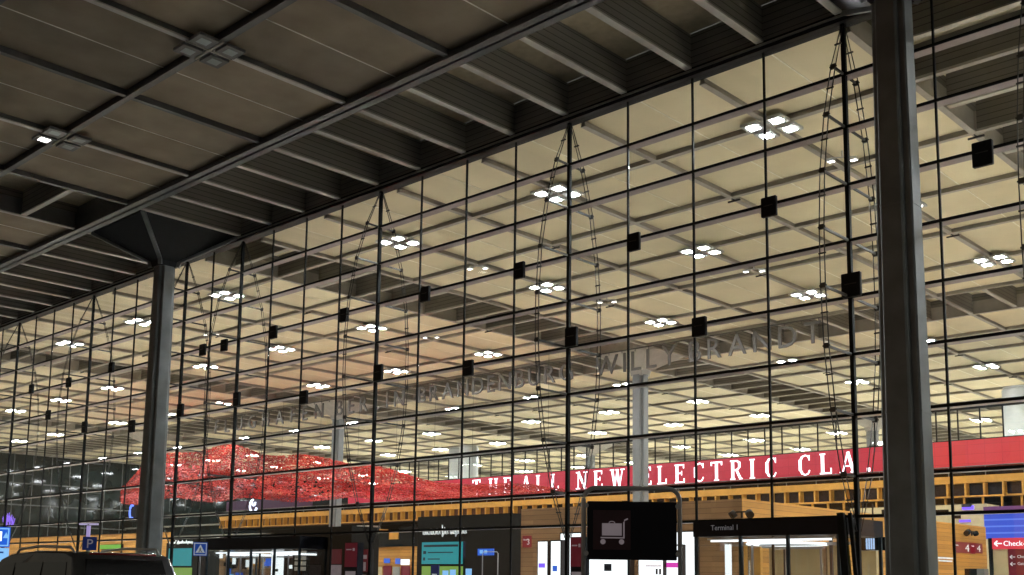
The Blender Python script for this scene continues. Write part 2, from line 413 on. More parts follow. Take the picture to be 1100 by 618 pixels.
# side cheeks of the open strips, then the deck above everything
b = MB()
for c in (-1, 13, 27, 41):
    for k in (c-1, c+1): b.box(gx(k)-.1, gx(k)+.1, .4, gy(NMAX), ZI+.951, ZI+1.44)
for nn in (6, 13, 20):
    for n in (nn, nn+1):
        if n <= NMAX: b.box(XEND, gx(-14), gy(n)-.103, gy(n)+.103, ZI+.952, ZI+1.443)
for c in COLS:
    for k in (c-1, c+1): b.box(ex(k)-.1, ex(k)+.1, ey(6), ey(1)-.35, ZE+.971, ZE+1.42)
b.done('strip_cheek', M['joist_in'], roof)
b = MB(); b.box(XEND, gx(-14), .35, gy(NMAX), ZI+1.45, ZI+1.8); b.done('roof_deck', M['panel'], roof)
b = MB(); b.box(ex(36), ex(-8), ey(6), -.28, ZE+1.43, ZE+2.0); b.done('roof_deck', M['deck'], roof)
# dark edge beam above the glass with its thin pale trim
b = MB(); b.box(-185, 30, -.24, .34, ZT[0]+.03, ZE+.05); b.done('edge_beam', M['black'], roof)
b = MB(); b.box(-185, 30, -.235, .335, ZE+.053, ZE+1.425); b.done('edge_wall', M['joist'], roof)
b = MB(); b.box(-185, 30, -.30, -.243, ZT[0]+.17, ZT[0]+.24); b.done('edge_trim', M['trim'], roof)

# ------------------------------------------------------------------ facade
fac = thing('glass_facade', 'tall glass front wall of the terminal with black mullions and transoms', 'glass wall')
KL, KR = 58, -8
TRUSS = [-2, 0, 4, 8, 12, 14, 18, 22, 26, 28, 32, 36]
for k in range(KR, KL+1):
    t = k in TRUSS
    w, d = (.14, .10) if t else (.068, .05)
    b = MB(); b.box(ex(k)-w/2, ex(k)+w/2, -.03 if not t else -.05, d, 0, ZT[0]+.03); b.done('mullion', M['mull'], fac)
for i, z in enumerate(ZT):
    if i == 0: continue
    b = MB()
    b.box(ex(KL), ex(KR), -.055, -.012, z-.05, z+.05)
    b.box(ex(KL), ex(KR), .016, .44, z-.040, z+.035, 1)
    b.done('transom', [M['mull'], M['trans']], fac)
for k in range(KR, KL):
    b = MB(); b.box(ex(k+1)+.045, ex(k)-.045, -.0105, .0105, .02, ZT[0]+.03); b.done('glass_pane', M['glass'], fac)

# ------------------------------------------------------------------ cable trusses
def lens(z, a=1.95, zt=None):
    zt = zt or ZT[0]; zm, h = (zt+3.0)/2, (zt-3.0)/2
    return max(.04, a*(1-abs((z-zm)/h)**2.3))
def make_truss(k):
    t = thing('cable_truss', '', 'cable truss', (ex(k), 0, 3.0), 'cable trusses bracing the glass front')
    zs = [ZT[0]-.05]+ZT[1:9]+[3.2]
    for s, nm in ((-1, 'outer_cable'), (1, 'inner_cable')):
        b = MB()
        for dx in (-.085, .085):
            pts = [(ex(k)+dx*(.35 if i in (0, len(zs)-1) else 1), s*lens(z)+(.0 if s < 0 else .1), z) for i, z in enumerate(zs)]
            for p, q in zip(pts, pts[1:]): b.tube([p, q], .019, 6)
        for i, z in enumerate(zs[:-1]):
            for q in (0, .45):
                if i == 0 and q == 0: continue
                z2 = z+(zs[i+1]-z)*q; y2 = s*(lens(z)+(lens(zs[i+1])-lens(z))*q)+(.0 if s < 0 else .1)
                b.box(ex(k)-.13, ex(k)+.13, y2-.022, y2+.022, z2-.024, z2+.024)
                if q == 0: b.box(ex(k)-.09, ex(k)+.09, y2-.04, y2+.04, z2-.085, z2+.085)
        b.done(nm, M['cable'], t)
    for z in ZT[1:9]:
        y = lens(z); b = MB(); b.box(ex(k)-.035, ex(k)+.035, -y+.05, -.09, z-.04, z+.04); b.done('strut', M['cable'], t)
        b = MB(); b.box(ex(k)-.03, ex(k)+.03, .465, max(.5, y+.05), z-.04, z+.04); b.done('strut', M['cable'], t)
    return t
tr = {k: make_truss(k) for k in TRUSS if k <= 28}
vis = [k for k in tr if -20 < px((ex(k), 0, 12))[0] < 1180]
vis.sort()
for i, k in enumerate(vis):
    if k == -2: l = 'slim double cable truss outside the glass at the right edge, right of the near column'
    elif k == 0: l = 'slim double cable truss just left of the near dark column'
    elif k == 14: l = 'slim double cable truss directly left of the far dark column head'
    elif k == 12: l = 'slim double cable truss next on the right of the far dark column'
    else: l = 'slim lens-shaped cable truss on a glass mullion, %s from the right' % ORD[i]
    tr[k]['label'] = l
for k in tr:
    if k not in vis: tr[k]['label'] = 'slim cable truss on the far left glass beyond the frame, mullion %s along' % ORD[k % 14]

# ------------------------------------------------------------------ floodlight boxes on the facade
boxes = [(1055,165,.62,.80),(825.5,222,.60,.72),(680,260,.60,.72),(557,290.5,.60,.72),(456,316,.60,.72),(369,338.5,.6,.72),(293,357,.6,.72),
         (914,306,.68,.82),(750.5,351,.60,.72),(613,362,.62,.8),(502,395.5,.6,.72),(405.5,400.5,.62,.8),(325.5,427,.6,.72),(253.5,429,.6,.8),(240,371,.6,.7),(217,376,.6,.7),
         (193,441,.6,.8),(141,458,.6,.8),(119,395,.6,.7),(73,411,.6,.7),(90,459,.6,.8),(33,418,.6,.7),(51,446,.6,.7)]
for i, (x, y, w, h) in enumerate(boxes):
    p = at(x, y, -.28)
    up = (i in (0,1,2,3,4,5,6,14,15,18,19,21))
    t = thing('loudspeaker_box', '', 'loudspeaker', (p.x, p.y, p.z-h/2), 'black boxes hung along the glass front')
    b = MB(); b.box(p.x-w/2, p.x+w/2, -.31, -.15, p.z-h/2, p.z+h/2); b.done('housing', M['black'], t, bevel=.02)
    b = MB(); b.box(p.x-w*.3, p.x+w*.3, -.325, -.3105, p.z+.02, p.z+.05); b.done('front_rail', M['cable'], t)
    b = MB(); b.bar((p.x, -.15, p.z+h*.2), (p.x, -.06, p.z+h*.2), .06); b.done('bracket', M['cable'], t)
    boxes[i] = (x, y, t, up)
desc = {0:'black box hung on the glass at the far right, right of the near column', 7:'large black box on the glass just left of the near column'}
ups = sorted([q for q in boxes if q[3]], key=lambda q: -q[0]); dns = sorted([q for q in boxes if not q[3]], key=lambda q: -q[0])
for grp, nm in ((ups, 'upper'), (dns, 'lower')):
    for i, q in enumerate(grp): q[2]['label'] = 'small black box hung on the glass, %s from the right in the %s row' % (ORD[i], nm)
boxes[0][2]['label'] = desc[0]; boxes[7][2]['label'] = desc[7]

# ------------------------------------------------------------------ big forecourt columns
def plus(W, w, c=.06):
    W, w = W/2, w/2
    q = [(w, -W+c), (w, -w-.0), (W-c, -w), (W, -w+c), (W, w-c), (W-c, w), (w, w)]
    P = []
    base = [(w-c, -W), (w, -W+c), (w, -w), (W-c, -w), (W, -w+c)]
    for i in range(4):
        a = math.pi/2*i
        for x, y in base: P.append((x*math.cos(a)-y*math.sin(a), x*math.sin(a)+y*math.cos(a)))
    return P
def make_column(k):
    X, Y = ex(k), -3.15
    t = thing('steel_column', '', 'column', (X, Y, 0), 'dark steel columns carrying the canopy')
    b = MB(); P = plus(1.28, .80)
    def fn(u, v, z): s = 1-.19*z/19; return (X+u*s, Y+v*s, z)
    b.prism(P, fn, .12, 19.5); b.done('shaft', M['steel'], t)
    for zs_ in (6.4, 12.6):
        q = 1-.19*zs_/19
        b = MB(); b.prism(plus(1.28*q+.03, .80*q+.03), lambda u, v, z: (X+u, Y+v, z), zs_, zs_+.06); b.done('splice_ring', M['steel'], t)
    b = MB(); b.prism(plus(1.5, .9), lambda u, v, z: (X+u, Y+v, z), 0, .12); b.done('base_plate', M['steel'], t)
    b = MB()
    rings = []
    for z, hx, hy in ((19.2, .52, .52), (19.5, .60, .60), (ZE+.02, 2.95, 3.0), (ZE+.9, 2.95, 3.0)):
        rings.append([b.bm.verts.new((X+sx*hx, Y+sy*hy-.05, z)) for sx, sy in ((-1,-1),(1,-1),(1,1),(-1,1))])
    for A, C in zip(rings, rings[1:]):
        for i in range(4): b.bm.faces.new((A[i], A[(i+1)%4], C[(i+1)%4], C[i]))
    b.bm.faces.new(rings[0][::-1]); b.bm.faces.new(rings[-1])
    cp = b.done('capital', M['black'], t)
    for sx, sy in ((-1,-1),(1,-1),(1,1),(-1,1)):
        b = MB(); b.bar((X+sx*.56, Y+sy*.56-.05, 19.2), (X+sx*.62, Y+sy*.62-.05, 19.55), .2); b.bar((X+sx*.62, Y+sy*.62-.05, 19.55), (X+sx*2.98, Y+sy*3.03-.05, ZE+.02), .22, .22)
        b.done('capital_rib', M['steel'], cp)
    return t
make_column(-1)['label'] = 'dark cross-shaped steel column nearest the camera, rising out of the frame at right'
make_column(13)['label'] = 'dark cross-shaped steel column at left, flaring into the canopy, behind the black van'
make_column(27)['label'] = 'dark cross-shaped steel column beyond the left edge of the frame'

# hall columns
def make_hall_column(k, n, label):
    X, Y = gx(k), gy(n)
    t = thing('hall_column', label, 'column', (X, Y, 0), 'grey columns inside the hall')
    b = MB(); P = plus(1.22, .72)
    b.prism(P, lambda u, v, z: (X+u, Y+v, z), 0, ZI-1.6); b.done('shaft', M['steel_in'], t)
    b = MB(); rings = []
    for z, h in ((ZI-1.7, .56), (ZI-1.2, .66), (ZI+.1, 2.7), (ZI+1.2, 2.7)):
        rings.append([b.bm.verts.new((X+sx*h, Y+sy*h, z)) for sx, sy in ((-1,-1),(1,-1),(1,1),(-1,1))])
    for A, C in zip(rings, rings[1:]):
        for i in range(4): b.bm.faces.new((A[i], A[(i+1)%4], C[(i+1)%4], C[i]))
    b.bm.faces.new(rings[0][::-1]); b.bm.faces.new(rings[-1]); b.done('capital', M['beam'], t)
for k, n, l in ((13, 6.5, 'grey column inside the hall standing in front of the red screen, under the wall letters'),
                (27, 6.5, 'grey column inside the hall, half hidden by the red hanging mesh'),
                (41, 6.5, 'distant grey hall column behind the far dark forecourt column'),
                (13, 13.5, 'far grey column seen above the red screen beside the near dark column'),
                (27, 13.5, 'far grey column top seen above the red screen near its middle'),
                (-1, 6.5, 'grey hall column to the right of the frame')):
    make_hall_column(k, n, l)

# ------------------------------------------------------------------ ceiling lights
def make_lamp(loc, face, z, name='ceiling_light', cat='ceiling light', off=.56, s=.80):
    t = thing(name, '', cat, loc)
    fr = MB()
    fr.bar((-.98, 0, .0), (.98, 0, .0), .07, .05); fr.bar((0, -.98, .0), (0, .98, 0), .066, .046)
    for i in (-1, 1): fr.box(-off*.9, off*.9, i*off-.025, i*off+.025, .06, .10); 
    fr.done('lamp_frame', M['flange'], t)
    for sx in (-1, 1):
        for sy in (-1, 1):
            b = MB(); fs = b.box(sx*off-s/2, sx*off+s/2, sy*off-s/2, sy*off+s/2, -.06, .055)
            h = .215
            b.box(sx*off-h, sx*off+h, sy*off-h, sy*off+h, -.069, -.0605, 1)
            b.done('lamp_panel', [M['housing'] if face is M['lampface'] else M['beam_out'], face], t)
    for ch in t.children: ch.matrix_parent_inverse.identity()
    return t
proto = None
lamps = []
NS = (1, 3, 5, 8, 10, 12, 15, 17, 19)
for n in NS:
    for k in (-8, -4, 2, 6, 10, 16, 20, 24, 30, 34, 38, 44, 48, 52):
        X, Y = gx(k), gy(n)
        if proto is None: proto = o = make_lamp((X, Y, ZI-.05), M['lampface'], ZI)
        else: o = clone(proto)
        o.location = (X, Y, ZI-.05); x, y, D = px(o.location)
        lamps.append((o, n, k, x, y))
for ri, n in enumerate(NS):
    row = sorted([l for l in lamps if l[1] == n and 0 <= l[3] <= 1100], key=lambda l: -l[3])
    for i, l in enumerate(row):
        l[0]['label'] = 'bright four-panel ceiling light, %s from the right in the %s row behind the glass' % (ORD[i], ORD[ri])
    for l in lamps:
        if l[1] == n and 'from the right in' not in l[0].get('label', '') or l[1] == n and l not in row:
            l[0]['label'] = 'four-panel hall ceiling light outside the frame, %s row behind the glass' % ORD[ri]
for l in lamps: l[0]['group'] = 'four-panel ceiling lights of the hall'
for k, n, lab in ((6, 2, 'unlit four-panel canopy light, the higher of the two at top left'), (10, 2, 'four-panel canopy light at far left with one panel glowing')):
    t = make_lamp((ex(k), ey(n), ZE-.03), M['lampoff'], ZE, 'canopy_light', 'canopy light'); t['label'] = lab; t['group'] = 'canopy lights over the forecourt'
    if k == 10:
        for ch in [c for c in t.children if c.name.startswith('lamp_panel')][:1]:
            ch.data.materials[1] = M['lampon']; ch['label'] = 'glowing lamp panel'

for i, (x, y, lab) in enumerate(((905, 173, 'small bright twin spotlight under the hall ceiling just left of the near column'), (810, 292, 'small twin spotlight under the ceiling right of a black box near the centre right'),
        (652, 325, 'small twin spotlight under the ceiling near the centre, right of a lens-shaped cable truss'), (513, 289, 'tiny bright spotlight on a ceiling beam left of the centre'), (463, 363, 'tiny twin spotlight under the ceiling above the wall letters'), (227, 360, 'tiny spotlight under the ceiling right of the far dark column'))):
    d = ray(x, y); p = CAM+d*((ZI-.25-CZ)/d.z)
    t = thing('ceiling_spotlight', lab, 'spotlight', (p.x, p.y, ZI-.25), 'small ceiling spotlights')
    for s_ in (-.42, .42):
        b = MB(); b.box(p.x+s_-.17, p.x+s_+.17, p.y-.13+s_*.6, p.y+.13+s_*.6, ZI-.25, ZI-.12); b.box(p.x+s_-.13, p.x+s_+.13, p.y-.1+s_*.6, p.y+.1+s_*.6, ZI-.258, ZI-.2505, 1); b.done('spot_head', [M['housing'], M['lampon']], t)
    b = MB(); b.bar((p.x-.42, p.y-.25, ZI-.08), (p.x+.42, p.y+.25, ZI-.08), .05); b.box(p.x-.03, p.x+.03, p.y-.03, p.y+.03, ZI-.06, ZI+.36); b.done('arm', M['housing'], t)
# ------------------------------------------------------------------ end wall, back gallery, glazed partition
end = thing('hall_end_wall', 'dark glazed end wall of the hall at far left with thin rails', 'wall', (XEND, 60, 0))
b = MB(); b.box(XEND-.6, XEND, .5, gy(NMAX), 0, ZI-.01); b.done('dark_glazing', M['darkwall'], end)
b = MB()
for z in (4.2, 6.6, 9.2, 12.5, 16.0): b.box(XEND+.003, XEND+.25, .5, gy(NMAX), z-.1, z+.1)
for j in range(0, 42): b.box(XEND+.004, XEND+.14, 1+j*3.1-.05, 1+j*3.1+.05, 0, ZI-.02)
b.done('rails', mat('dim_rail', (.06,.065,.06), .5), end)
bw = thing('gallery_back_wall', 'dark wall behind the wooden gallery and red screen', 'wall', (-60, 58, 0))
b = MB(); b.box(XEND+.3, 30, 58, 58.5, 0, 10.4+CZ); b.done('wall_face', M['darkwall'], bw)
b = MB()
for z in (5.6, 7.7, 9.4, 11.2): b.box(XEND+.3, -118, 57.7, 57.995, z-.12, z+.12)
b.done('ledge', mat('dim_ledge', (.16,.15,.12), .6), bw)
pt = thing('glazed_partition', 'clear glazed screen with thin dark posts above the red screen', 'partition', (-40, 56, 11.9))
b = MB(); b.box(-125, 20, 56.0, 56.12, 14.35+CZ, 14.52+CZ); b.done('top_rail', M['mull'], pt)
for i in range(0, 80):
    X = 18-i*1.8
    b = MB(); b.box(X-.05, X+.05, 56.0, 56.1, 10.3+CZ, 14.35+CZ); b.done('post', M['mull'], pt)
b = MB(); b.box(-125, 20, 56.13, 56.15, 10.3+CZ, 14.4+CZ); b.done('glazing', M['glass2'], pt)
b = MB(); b.box(-125, 20, 55.9, 57.9, 9.9+CZ, 10.3+CZ); b.done('sill', M['slate'], pt)

gal = thing('wooden_gallery', 'long yellow wooden gallery front with dark square openings below the red screen', 'gallery', (-60, 50, 0))
GX0, GX1 = -119.5, 14.0
zt = 8.25+CZ
b = MB(); b.box(GX0, GX1, 49.7, 50.3, zt-.55, zt); b.done('fascia', M['oak'], gal)
b = MB(); b.box(GX0, GX1, 49.75, 50.2, zt-1.62, zt-1.50); b.done('bottom_rail', M['oak'], gal)
nf = 97
for i in range(nf):
    X = GX0+.1+i*(GX1-GX0-.2)/(nf-1)
    b = MB(); b.box(X-.07, X+.07, 49.78, 50.4, zt-1.50, zt-.55); b.done('fin', M['oak'], gal)
b = MB(); b.box(GX0, -62, 50.45, 50.6, zt-1.7, zt-.5); b.done('recess_panel', mat('rusty_recess', (.10,.035,.014), .6), gal)
b = MB(); b.box(-62, GX1, 50.45, 50.6, zt-1.7, zt-.5); b.done('recess_panel', M['navy'], gal)
b = MB(); b.box(GX0, GX1, 50.62, 57.9, zt-2.0, zt-1.62); b.done('gallery_slab', M['slate'], gal)
for z0, z1 in ((zt-2.75, zt-1.62),):
    for i in range(0, 40):
        X = GX1-.1-i*1.4
        b = MB(); b.box(X-.06, X+.06, 50.0, 50.2, z0, z1); b.done('lower_post', M['oak'], gal)
b = MB(); b.box(-42, GX1, 50.0, 50.2, zt-2.9, zt-2.75); b.done('lower_rail', M['oak'], gal)
b = MB(); b.box(-110, GX1, 50.6, 50.64, zt, zt+.78); b.done('balustrade_glass', M['tglass'], gal)
b = MB(); b.box(-110, GX1, 50.55, 50.69, zt+.78, zt+.84)
for i in range(0, 44): b.box(GX1-i*2.8-.03, GX1-i*2.8+.03, 50.58, 50.66, zt, zt+.78)
b.done('handrail', M['steel_in'], gal)

# red screen with its letters
ZL0, ZL1 = 8.95+CZ, 11.12+CZ
led = thing('led_banner', 'long glowing red screen band lettered in white above the wooden gallery', 'led screen', (-40, 51, ZL0))
b = MB(); b.box(-92, 14, 50.9, 51.3, ZL0-.08, ZL1+.08); b.done('screen_housing', M['black'], led)
b = MB(); b.box(-91.9, 13.9, 50.86, 50.897, ZL0, ZL1); b.done('screen_face', M['led'], led)
# slab-serif strokes on a 0..w by 0..1 grid: (x0,y0,x1,y1,thickness)
S, T_ = .06, .165
def ser(x, y, w=.30): return [(x-w/2, y, x+w/2, y, S)]
def stem(x): return [(x, 0, x, 1, T_)]+ser(x, S/2)+ser(x, 1-S/2)
GL = {
 'T': [(.36, 0, .36, 1, T_)]+ser(.36, S/2)+[(.02, .965, .70, .965, .07), (.045, .80, .045, 1, .07), (.675, .80, .675, 1, .07)],
 'H': stem(.14)+stem(.62)+[(.14, .5, .62, .5, .06)],
 'E': stem(.16)+[(.1, .965, .60, .965, .07), (.1, .035, .64, .035, .07), (.16, .52, .46, .52, .06), (.585, .78, .585, 1, .06), (.62, 0, .62, .24, .06), (.46, .40, .46, .64, .05)],
 'A': [(.38, 1, .66, 0, .15), (.38, 1, .10, 0, .065), (.20, .32, .58, .32, .06)]+ser(.10, S/2)+ser(.66, S/2),
 'L': stem(.16)+[(.1, .035, .62, .035, .07), (.60, 0, .60, .28, .06)],
 'N': [(.12, 0, .12, 1, .065), (.66, 0, .66, 1, .065), (.12, 1, .66, 0, .15)]+ser(.10, S/2)+ser(.10, 1-S/2)+ser(.66, 1-S/2),
 'W': [(.10, 1, .30, 0, .15), (.30, 0, .46, .95, .065), (.46, .95, .64, 0, .15), (.64, 0, .84, 1, .065)]+ser(.10, 1-S/2)+ser(.46, 1-S/2, .2)+ser(.84, 1-S/2),
 'R': stem(.16)+[(.16, .965, .42, .965, .07), (.16, .50, .42, .50, .06), (.40, .965, .54, .88, .09), (.55, .90, .56, .60, .13), (.54, .60, .40, .50, .09), (.38, .50, .62, .02, .13), (.54, .028, .74, .028, .055)],
 'I': stem(.2),
 'C': [(.62, .80, .54, .93, .06), (.56, .94, .40, .985, .06), (.42, .985, .24, .92, .07), (.25, .93, .14, .74, .11), (.13, .78, .13, .24, .15), (.14, .27, .25, .07, .11), (.24, .08, .40, .015, .07), (.40, .015, .56, .07, .06), (.55, .06, .64, .24, .06), (.62, .72, .62, .98, .05)],
 '.': [(.12, .0, .12, .17, .17)],
}
GW = {'T': .72, 'H': .76, 'E': .66, 'A': .76, 'L': .64, 'N': .78, 'W': .94, 'R': .70, 'I': .4, 'C': .70, '.': .24}
seq = [('T',512),('H',530),('E',545),('A',565),('L',580),('L',596),('N',625),('E',642.5),('W',663),('E',694.5),('L',711),('E',730),('C',750.5),('T',769.6),('R',790.5),('I',808),('C',828),('C',864),('L',887),('A',911),('.',933)]
HL = 1.74
for ch, xx in seq:
    X = at(xx, 505, 50.84).x
    b = MB(); zf = 0
    for i, (x0, y0, x1, y1, th) in enumerate(GL[ch]):
        a = Vector((X+(x0-GW[ch]/2)*HL, 0, ZL0+.22+y0*HL)); c = Vector((X+(x1-GW[ch]/2)*HL, 0, ZL0+.22+y1*HL))
        d = (c-a).normalized(); n_ = Vector((d.z, 0, -d.x))*th*HL/2
        pts = [a+n_, c+n_, c-n_, a-n_]
        yb, yf = 50.855, 50.83-.0006*i
        b.prism([(p.x, p.z) for p in pts], lambda u, v, t: (u, t, v), yb, yf)
    b.done('letter', M['ledletter'], led)

# wall letters under the strip
wl = thing('hall_lettering', 'row of large grey letters reading FLUGHAFEN BERLIN BRANDENBURG WILLY BRANDT hung under the ceiling', 'lettering', (-60, 37.4, ZI-2))
for word, xa, xb in (('FLUGHAFEN', -101.5, -79.6), ('BERLIN', -77.3, -66.2), ('BRANDENBURG', -64.0, -43.9), ('WILLY', -41.4, -33.0), ('BRANDT', -31.8, -20.4)):
    z = 17.30+CZ
    o = text('word', word, 2.35, M['letter'], wl, (0, 0, 0), depth=.07)
    w = max(v.co.x for v in o.data.vertices)
    # letters set wide apart: spread the characters over the word's own length
    bpy.data.objects.remove(o)
    ws = []
    for c in word:
        o = text('letter', c, 2.35, M['letter'], wl, (0, 0, 0), depth=.07)
        xs = [v.co.x for v in o.data.vertices]; ws.append((o, min(xs), max(xs)))
    gap = ((xb-xa)-sum(q[2]-q[1] for q in ws))/(len(ws)-1)
    X = xa
    for o, a, c in ws:
        o.location = (X-a, 37.45, z); X += c-a+gap
b = MB(); b.box(-102.5, -20, 37.40, 37.50, ZI-.10, ZI-.02)
for j in range(0, 60): b.box(-102+j*1.38-.02, -102+j*1.38+.02, 37.43, 37.47, z+1.6, ZI-.02)
b.done('hanger_rail', M['letter'], wl)

# white drums
for x, lab in ((1098, 'round white tower at the right edge above the red screen'), (504, 'right one of two adjoining round white towers above the red screen'), (487, 'left one of two adjoining round white towers above the red screen')):
    p = at(x, 470, 70); rr = 1.55 if x > 900 else 1.30
    t = thing('white_drum', lab, 'tower', (p.x, 70 if x != 487 else 71.0, 0), 'round white towers behind the red screen')
    X, Y = t.location.x, t.location.y
    b = MB(); b.cyl((X, Y, 0), rr, 17.9+CZ, 32); b.done('drum', M['white'], t)
    b = MB(); b.cyl((X, Y, 17.9+CZ), rr*.93, .25, 32); b.done('cap', M['white'], t)

# ------------------------------------------------------------------ red hanging mesh
def interp(pts, x):
    for (a, ya), (c, yc) in zip(pts, pts[1:]):
        if a <= x <= c:
            f = (x-a)/(c-a); f = f*f*(3-2*f)*.5+f*.5; return ya+(yc-ya)*f
    return pts[0][1] if x < pts[0][0] else pts[-1][1]
TOPC = [(130,528),(138,517),(147,507),(160,494),(173,488),(188,486),(213,486),(226,481),(238,478),(251,477),(262,480),(275,486),(290,490),(327,488),(350,492),(374,498),(395,500),(410,501),(435,509),(456,516),(482,519),(508,521),(530,520),(549,519),(575,521),(600,525),(618,528)]
BOTC = [(130,540),(137,542),(145,543),(158,542),(171,538),(188,534),(208,538),(226,540),(246,538),(262,534),(275,536),(317,540),(345,538),(379,534),(405,537),(440,538),(492,535),(549,534),(590,531),(618,529)]
from mathutils import noise
bm = bmesh.new(); tone = bm.faces.layers.float.new('tone_f')
NU, NV = 430, 58
rnd = random.Random(3)
grid = {}
for i in range(NU+1):
    x = 130+(618-130)*i/NU
    yt = sum(interp(TOPC, x+q) for q in (-9, -6, -3, 0, 3, 6, 9))/7; yb = sum(interp(BOTC, x+q) for q in (-8, -4, 0, 4, 8))/5
    for j in range(NV+1):
        f = j/NV
        Y = 26+7*f + 1.2*noise.noise(Vector((i*.025, f*3, 0)))
        yy = yb+(yt-yb)*(f+.10*math.sin(f*2*math.pi*1.5+i*.05)*f*(1-f))
        p = at(x, yy, Y)
        p.z += .10*noise.noise(Vector((i*.14, j*.32, 3)))*(0 if j in (0, NV) else 1)
        grid[i, j] = p
tones = []
def lerp(a, c, f): return a+(c-a)*f
for i in range(NU):
    for j in range(NV):
        n1 = noise.noise(Vector((i*.063, j*.18, 1.7))); n2 = noise.noise(Vector((i*.21+j*.12, j*.6, 5.1))); n3 = noise.noise(Vector((i*.031, j*.09, 9.3)))
        if n2+.45*n3 > (.47 if i < 325 else .47-.6*(i-325)/105) or rnd.random() < .07: continue           # open loops of the mesh
        A, Bq, Cq, D = grid[i, j], grid[i+1, j], grid[i+1, j+1], grid[i, j+1]
        k1 = .05+.2*rnd.random(); k2 = .75+.3*rnd.random()
        P = [lerp(A, D, k1)+Vector((0, rnd.uniform(-.15, .15), rnd.uniform(-.045, .045))), lerp(Bq, Cq, k1+rnd.uniform(-.2, .2)), lerp(Bq, Cq, k2)+Vector((0, rnd.uniform(-.15, .15), rnd.uniform(-.045, .045))), lerp(A, D, k2+rnd.uniform(-.2, .2))]
        vs = [bm.verts.new(q) for q in P]
        f = bm.faces.new(vs)
        t = .45+.55*n1+.35*n2+rnd.uniform(-.22, .22)
        if rnd.random() < .035+.30*max(0, n3): t = rnd.uniform(.82, 1)
        f[tone] = max(0, min(1, t))
me = bpy.data.meshes.new('red_hanging_mesh')
tv = [f[tone] for f in bm.faces]
# every ribbon piece gets a real thickness
bmesh.ops.recalc_face_normals(bm, faces=bm.faces)
bm.to_mesh(me); bm.free()
a = me.attributes.new('tone', 'FLOAT', 'FACE'); a.data.foreach_set('value', tv)
me.materials.append(M['redmesh'])
mesh = bpy.data.objects.new('red_hanging_mesh', me); COL.objects.link(mesh)
sm = mesh.modifiers.new('thickness', 'SOLIDIFY'); sm.thickness = .03; sm.offset = 0
tag(mesh, 'wavy red woven metal mesh sculpture hanging in the hall, left of the red screen', 'hanging sculpture')
b = MB()
for i in range(8, NU, 36):
    p = grid[i, NV]; b.tube([p, (p.x, p.y, ZI)], .012, 5)
wires = b.done('suspension_wires', M['cable'], mesh)

# violet emblem screen under the mesh
p0, p1 = at(243, 549, 44), at(334, 533, 44)
em = thing('emblem_screen', 'dark violet screen with a glowing white emblem under the red mesh', 'screen', (p0.x, 44, p0.z))
b = MB(); b.box(p0.x, p1.x, 44, 44.3, p0.z, p1.z); b.done('screen_face', mat('dark_violet_screen', (.03,.012,.03), .3, emit=(.035,.012,.035), es=.6), em)
c = at(272, 543.5, 43.9); r = .78
b = MB()
b.tube([(c.x+r*math.cos(a), 43.93, c.z+r*math.sin(a)) for a in [math.radians(q) for q in range(100, 341, 12)]], .14, 8)
b.tube([(c.x+.45*r*math.cos(a)+.1, 43.90, c.z+.55*r+.5*r*math.sin(a)) for a in [math.radians(q) for q in range(170, 371, 14)]], .12, 8)
b.done('emblem', glow('white_blue_neon', (.75, .80, 1.0), 2.4), em)
c = at(141.5, 550, 40)
t = thing('ring_sign', 'glowing blue ring sign at the left edge of the far dark column', 'neon sign', (c.x, 40, c.z))
b = MB(); b.tube([(c.x+.55*math.cos(a), 40, c.z+.95*math.sin(a)) for a in [math.radians(q) for q in range(60, 301, 15)]], .14, 8); b.done('ring', glow('blue_neon', (.12,.22,1.0), 2.2), t)
b = MB(); b.box(c.x-.9, c.x+.9, 40.2, 40.5, c.z-1.3, c.z+1.3); b.done('backing', M['slate'], t)
c = at(9, 558, 30)
t = thing('neon_sculpture', 'small purple glowing branch-shaped light at the left edge above the blue sign', 'neon sign', (c.x, 30, 0))
b = MB(); rr = random.Random(5)
for q in range(26):
    a = Vector((c.x+rr.uniform(-1.3, 1.3), 30+rr.uniform(-.3, .3), c.z-1.0+rr.uniform(0, .7))); e = a+Vector((rr.uniform(-.5, .5), 0, rr.uniform(.4, 1.3)))
    b.bar(a, e, .09)
b.done('tubes', glow('purple_neon', (.22,.10,.80), 1.5), t)
b = MB(); b.cyl((c.x, 30, 0), .12, c.z-.8, 10); b.done('stem', M['slate'], t)

# ------------------------------------------------------------------ check-in island and shops inside
XS = -9.2; YF = 8.0; ZW = 3.66+CZ
XL = at(560, 545, YF).x
isl = thing('check_in_island', 'long wooden check-in block with brown front and yellow side behind the glass', 'check-in block', ((XS+XL)/2, YF, 0))
b = MB(); b.box(XL, XS-.02, YF, YF+.15, 0, ZW); b.done('front_panel', M['woodb'], isl)
b = MB(); b.box(XS-.15, XS, YF+.003, 36.8, 0, ZW+.004); b.done('side_panel', M['wood'], isl)
b = MB(); b.box(XL, XS-.155, YF+.155, 36.7, ZW-.3, ZW-.01); b.done('top', M['slate'], isl)
def sign3(name, label, cat, x, y, w, h, Y, main, small, face):
    c = at(x, y, Y)
    t = thing(name, label, cat, (c.x, Y, c.z-h/2))
    b = MB(); b.box(c.x-w/2, c.x+w/2, Y-.05, Y-.003, c.z-h/2, c.z+h/2); b.done('board', face, t)
    text('number', main, h*.72, M['signwhite'], t, (c.x+w*.02, Y-.062, c.z-h*.26), depth=.008)
    text('caption', small, h*.20, M['signwhite'], t, (c.x-w*.42, Y-.060, c.z+h*.10), depth=.006)
    return t
sign3('number_sign', 'small red sign with a white 3 on the left end of the brown wooden front', 'number sign', 566.5, 582, .60, .60, YF, '3', 'Check-in', M['signred'])
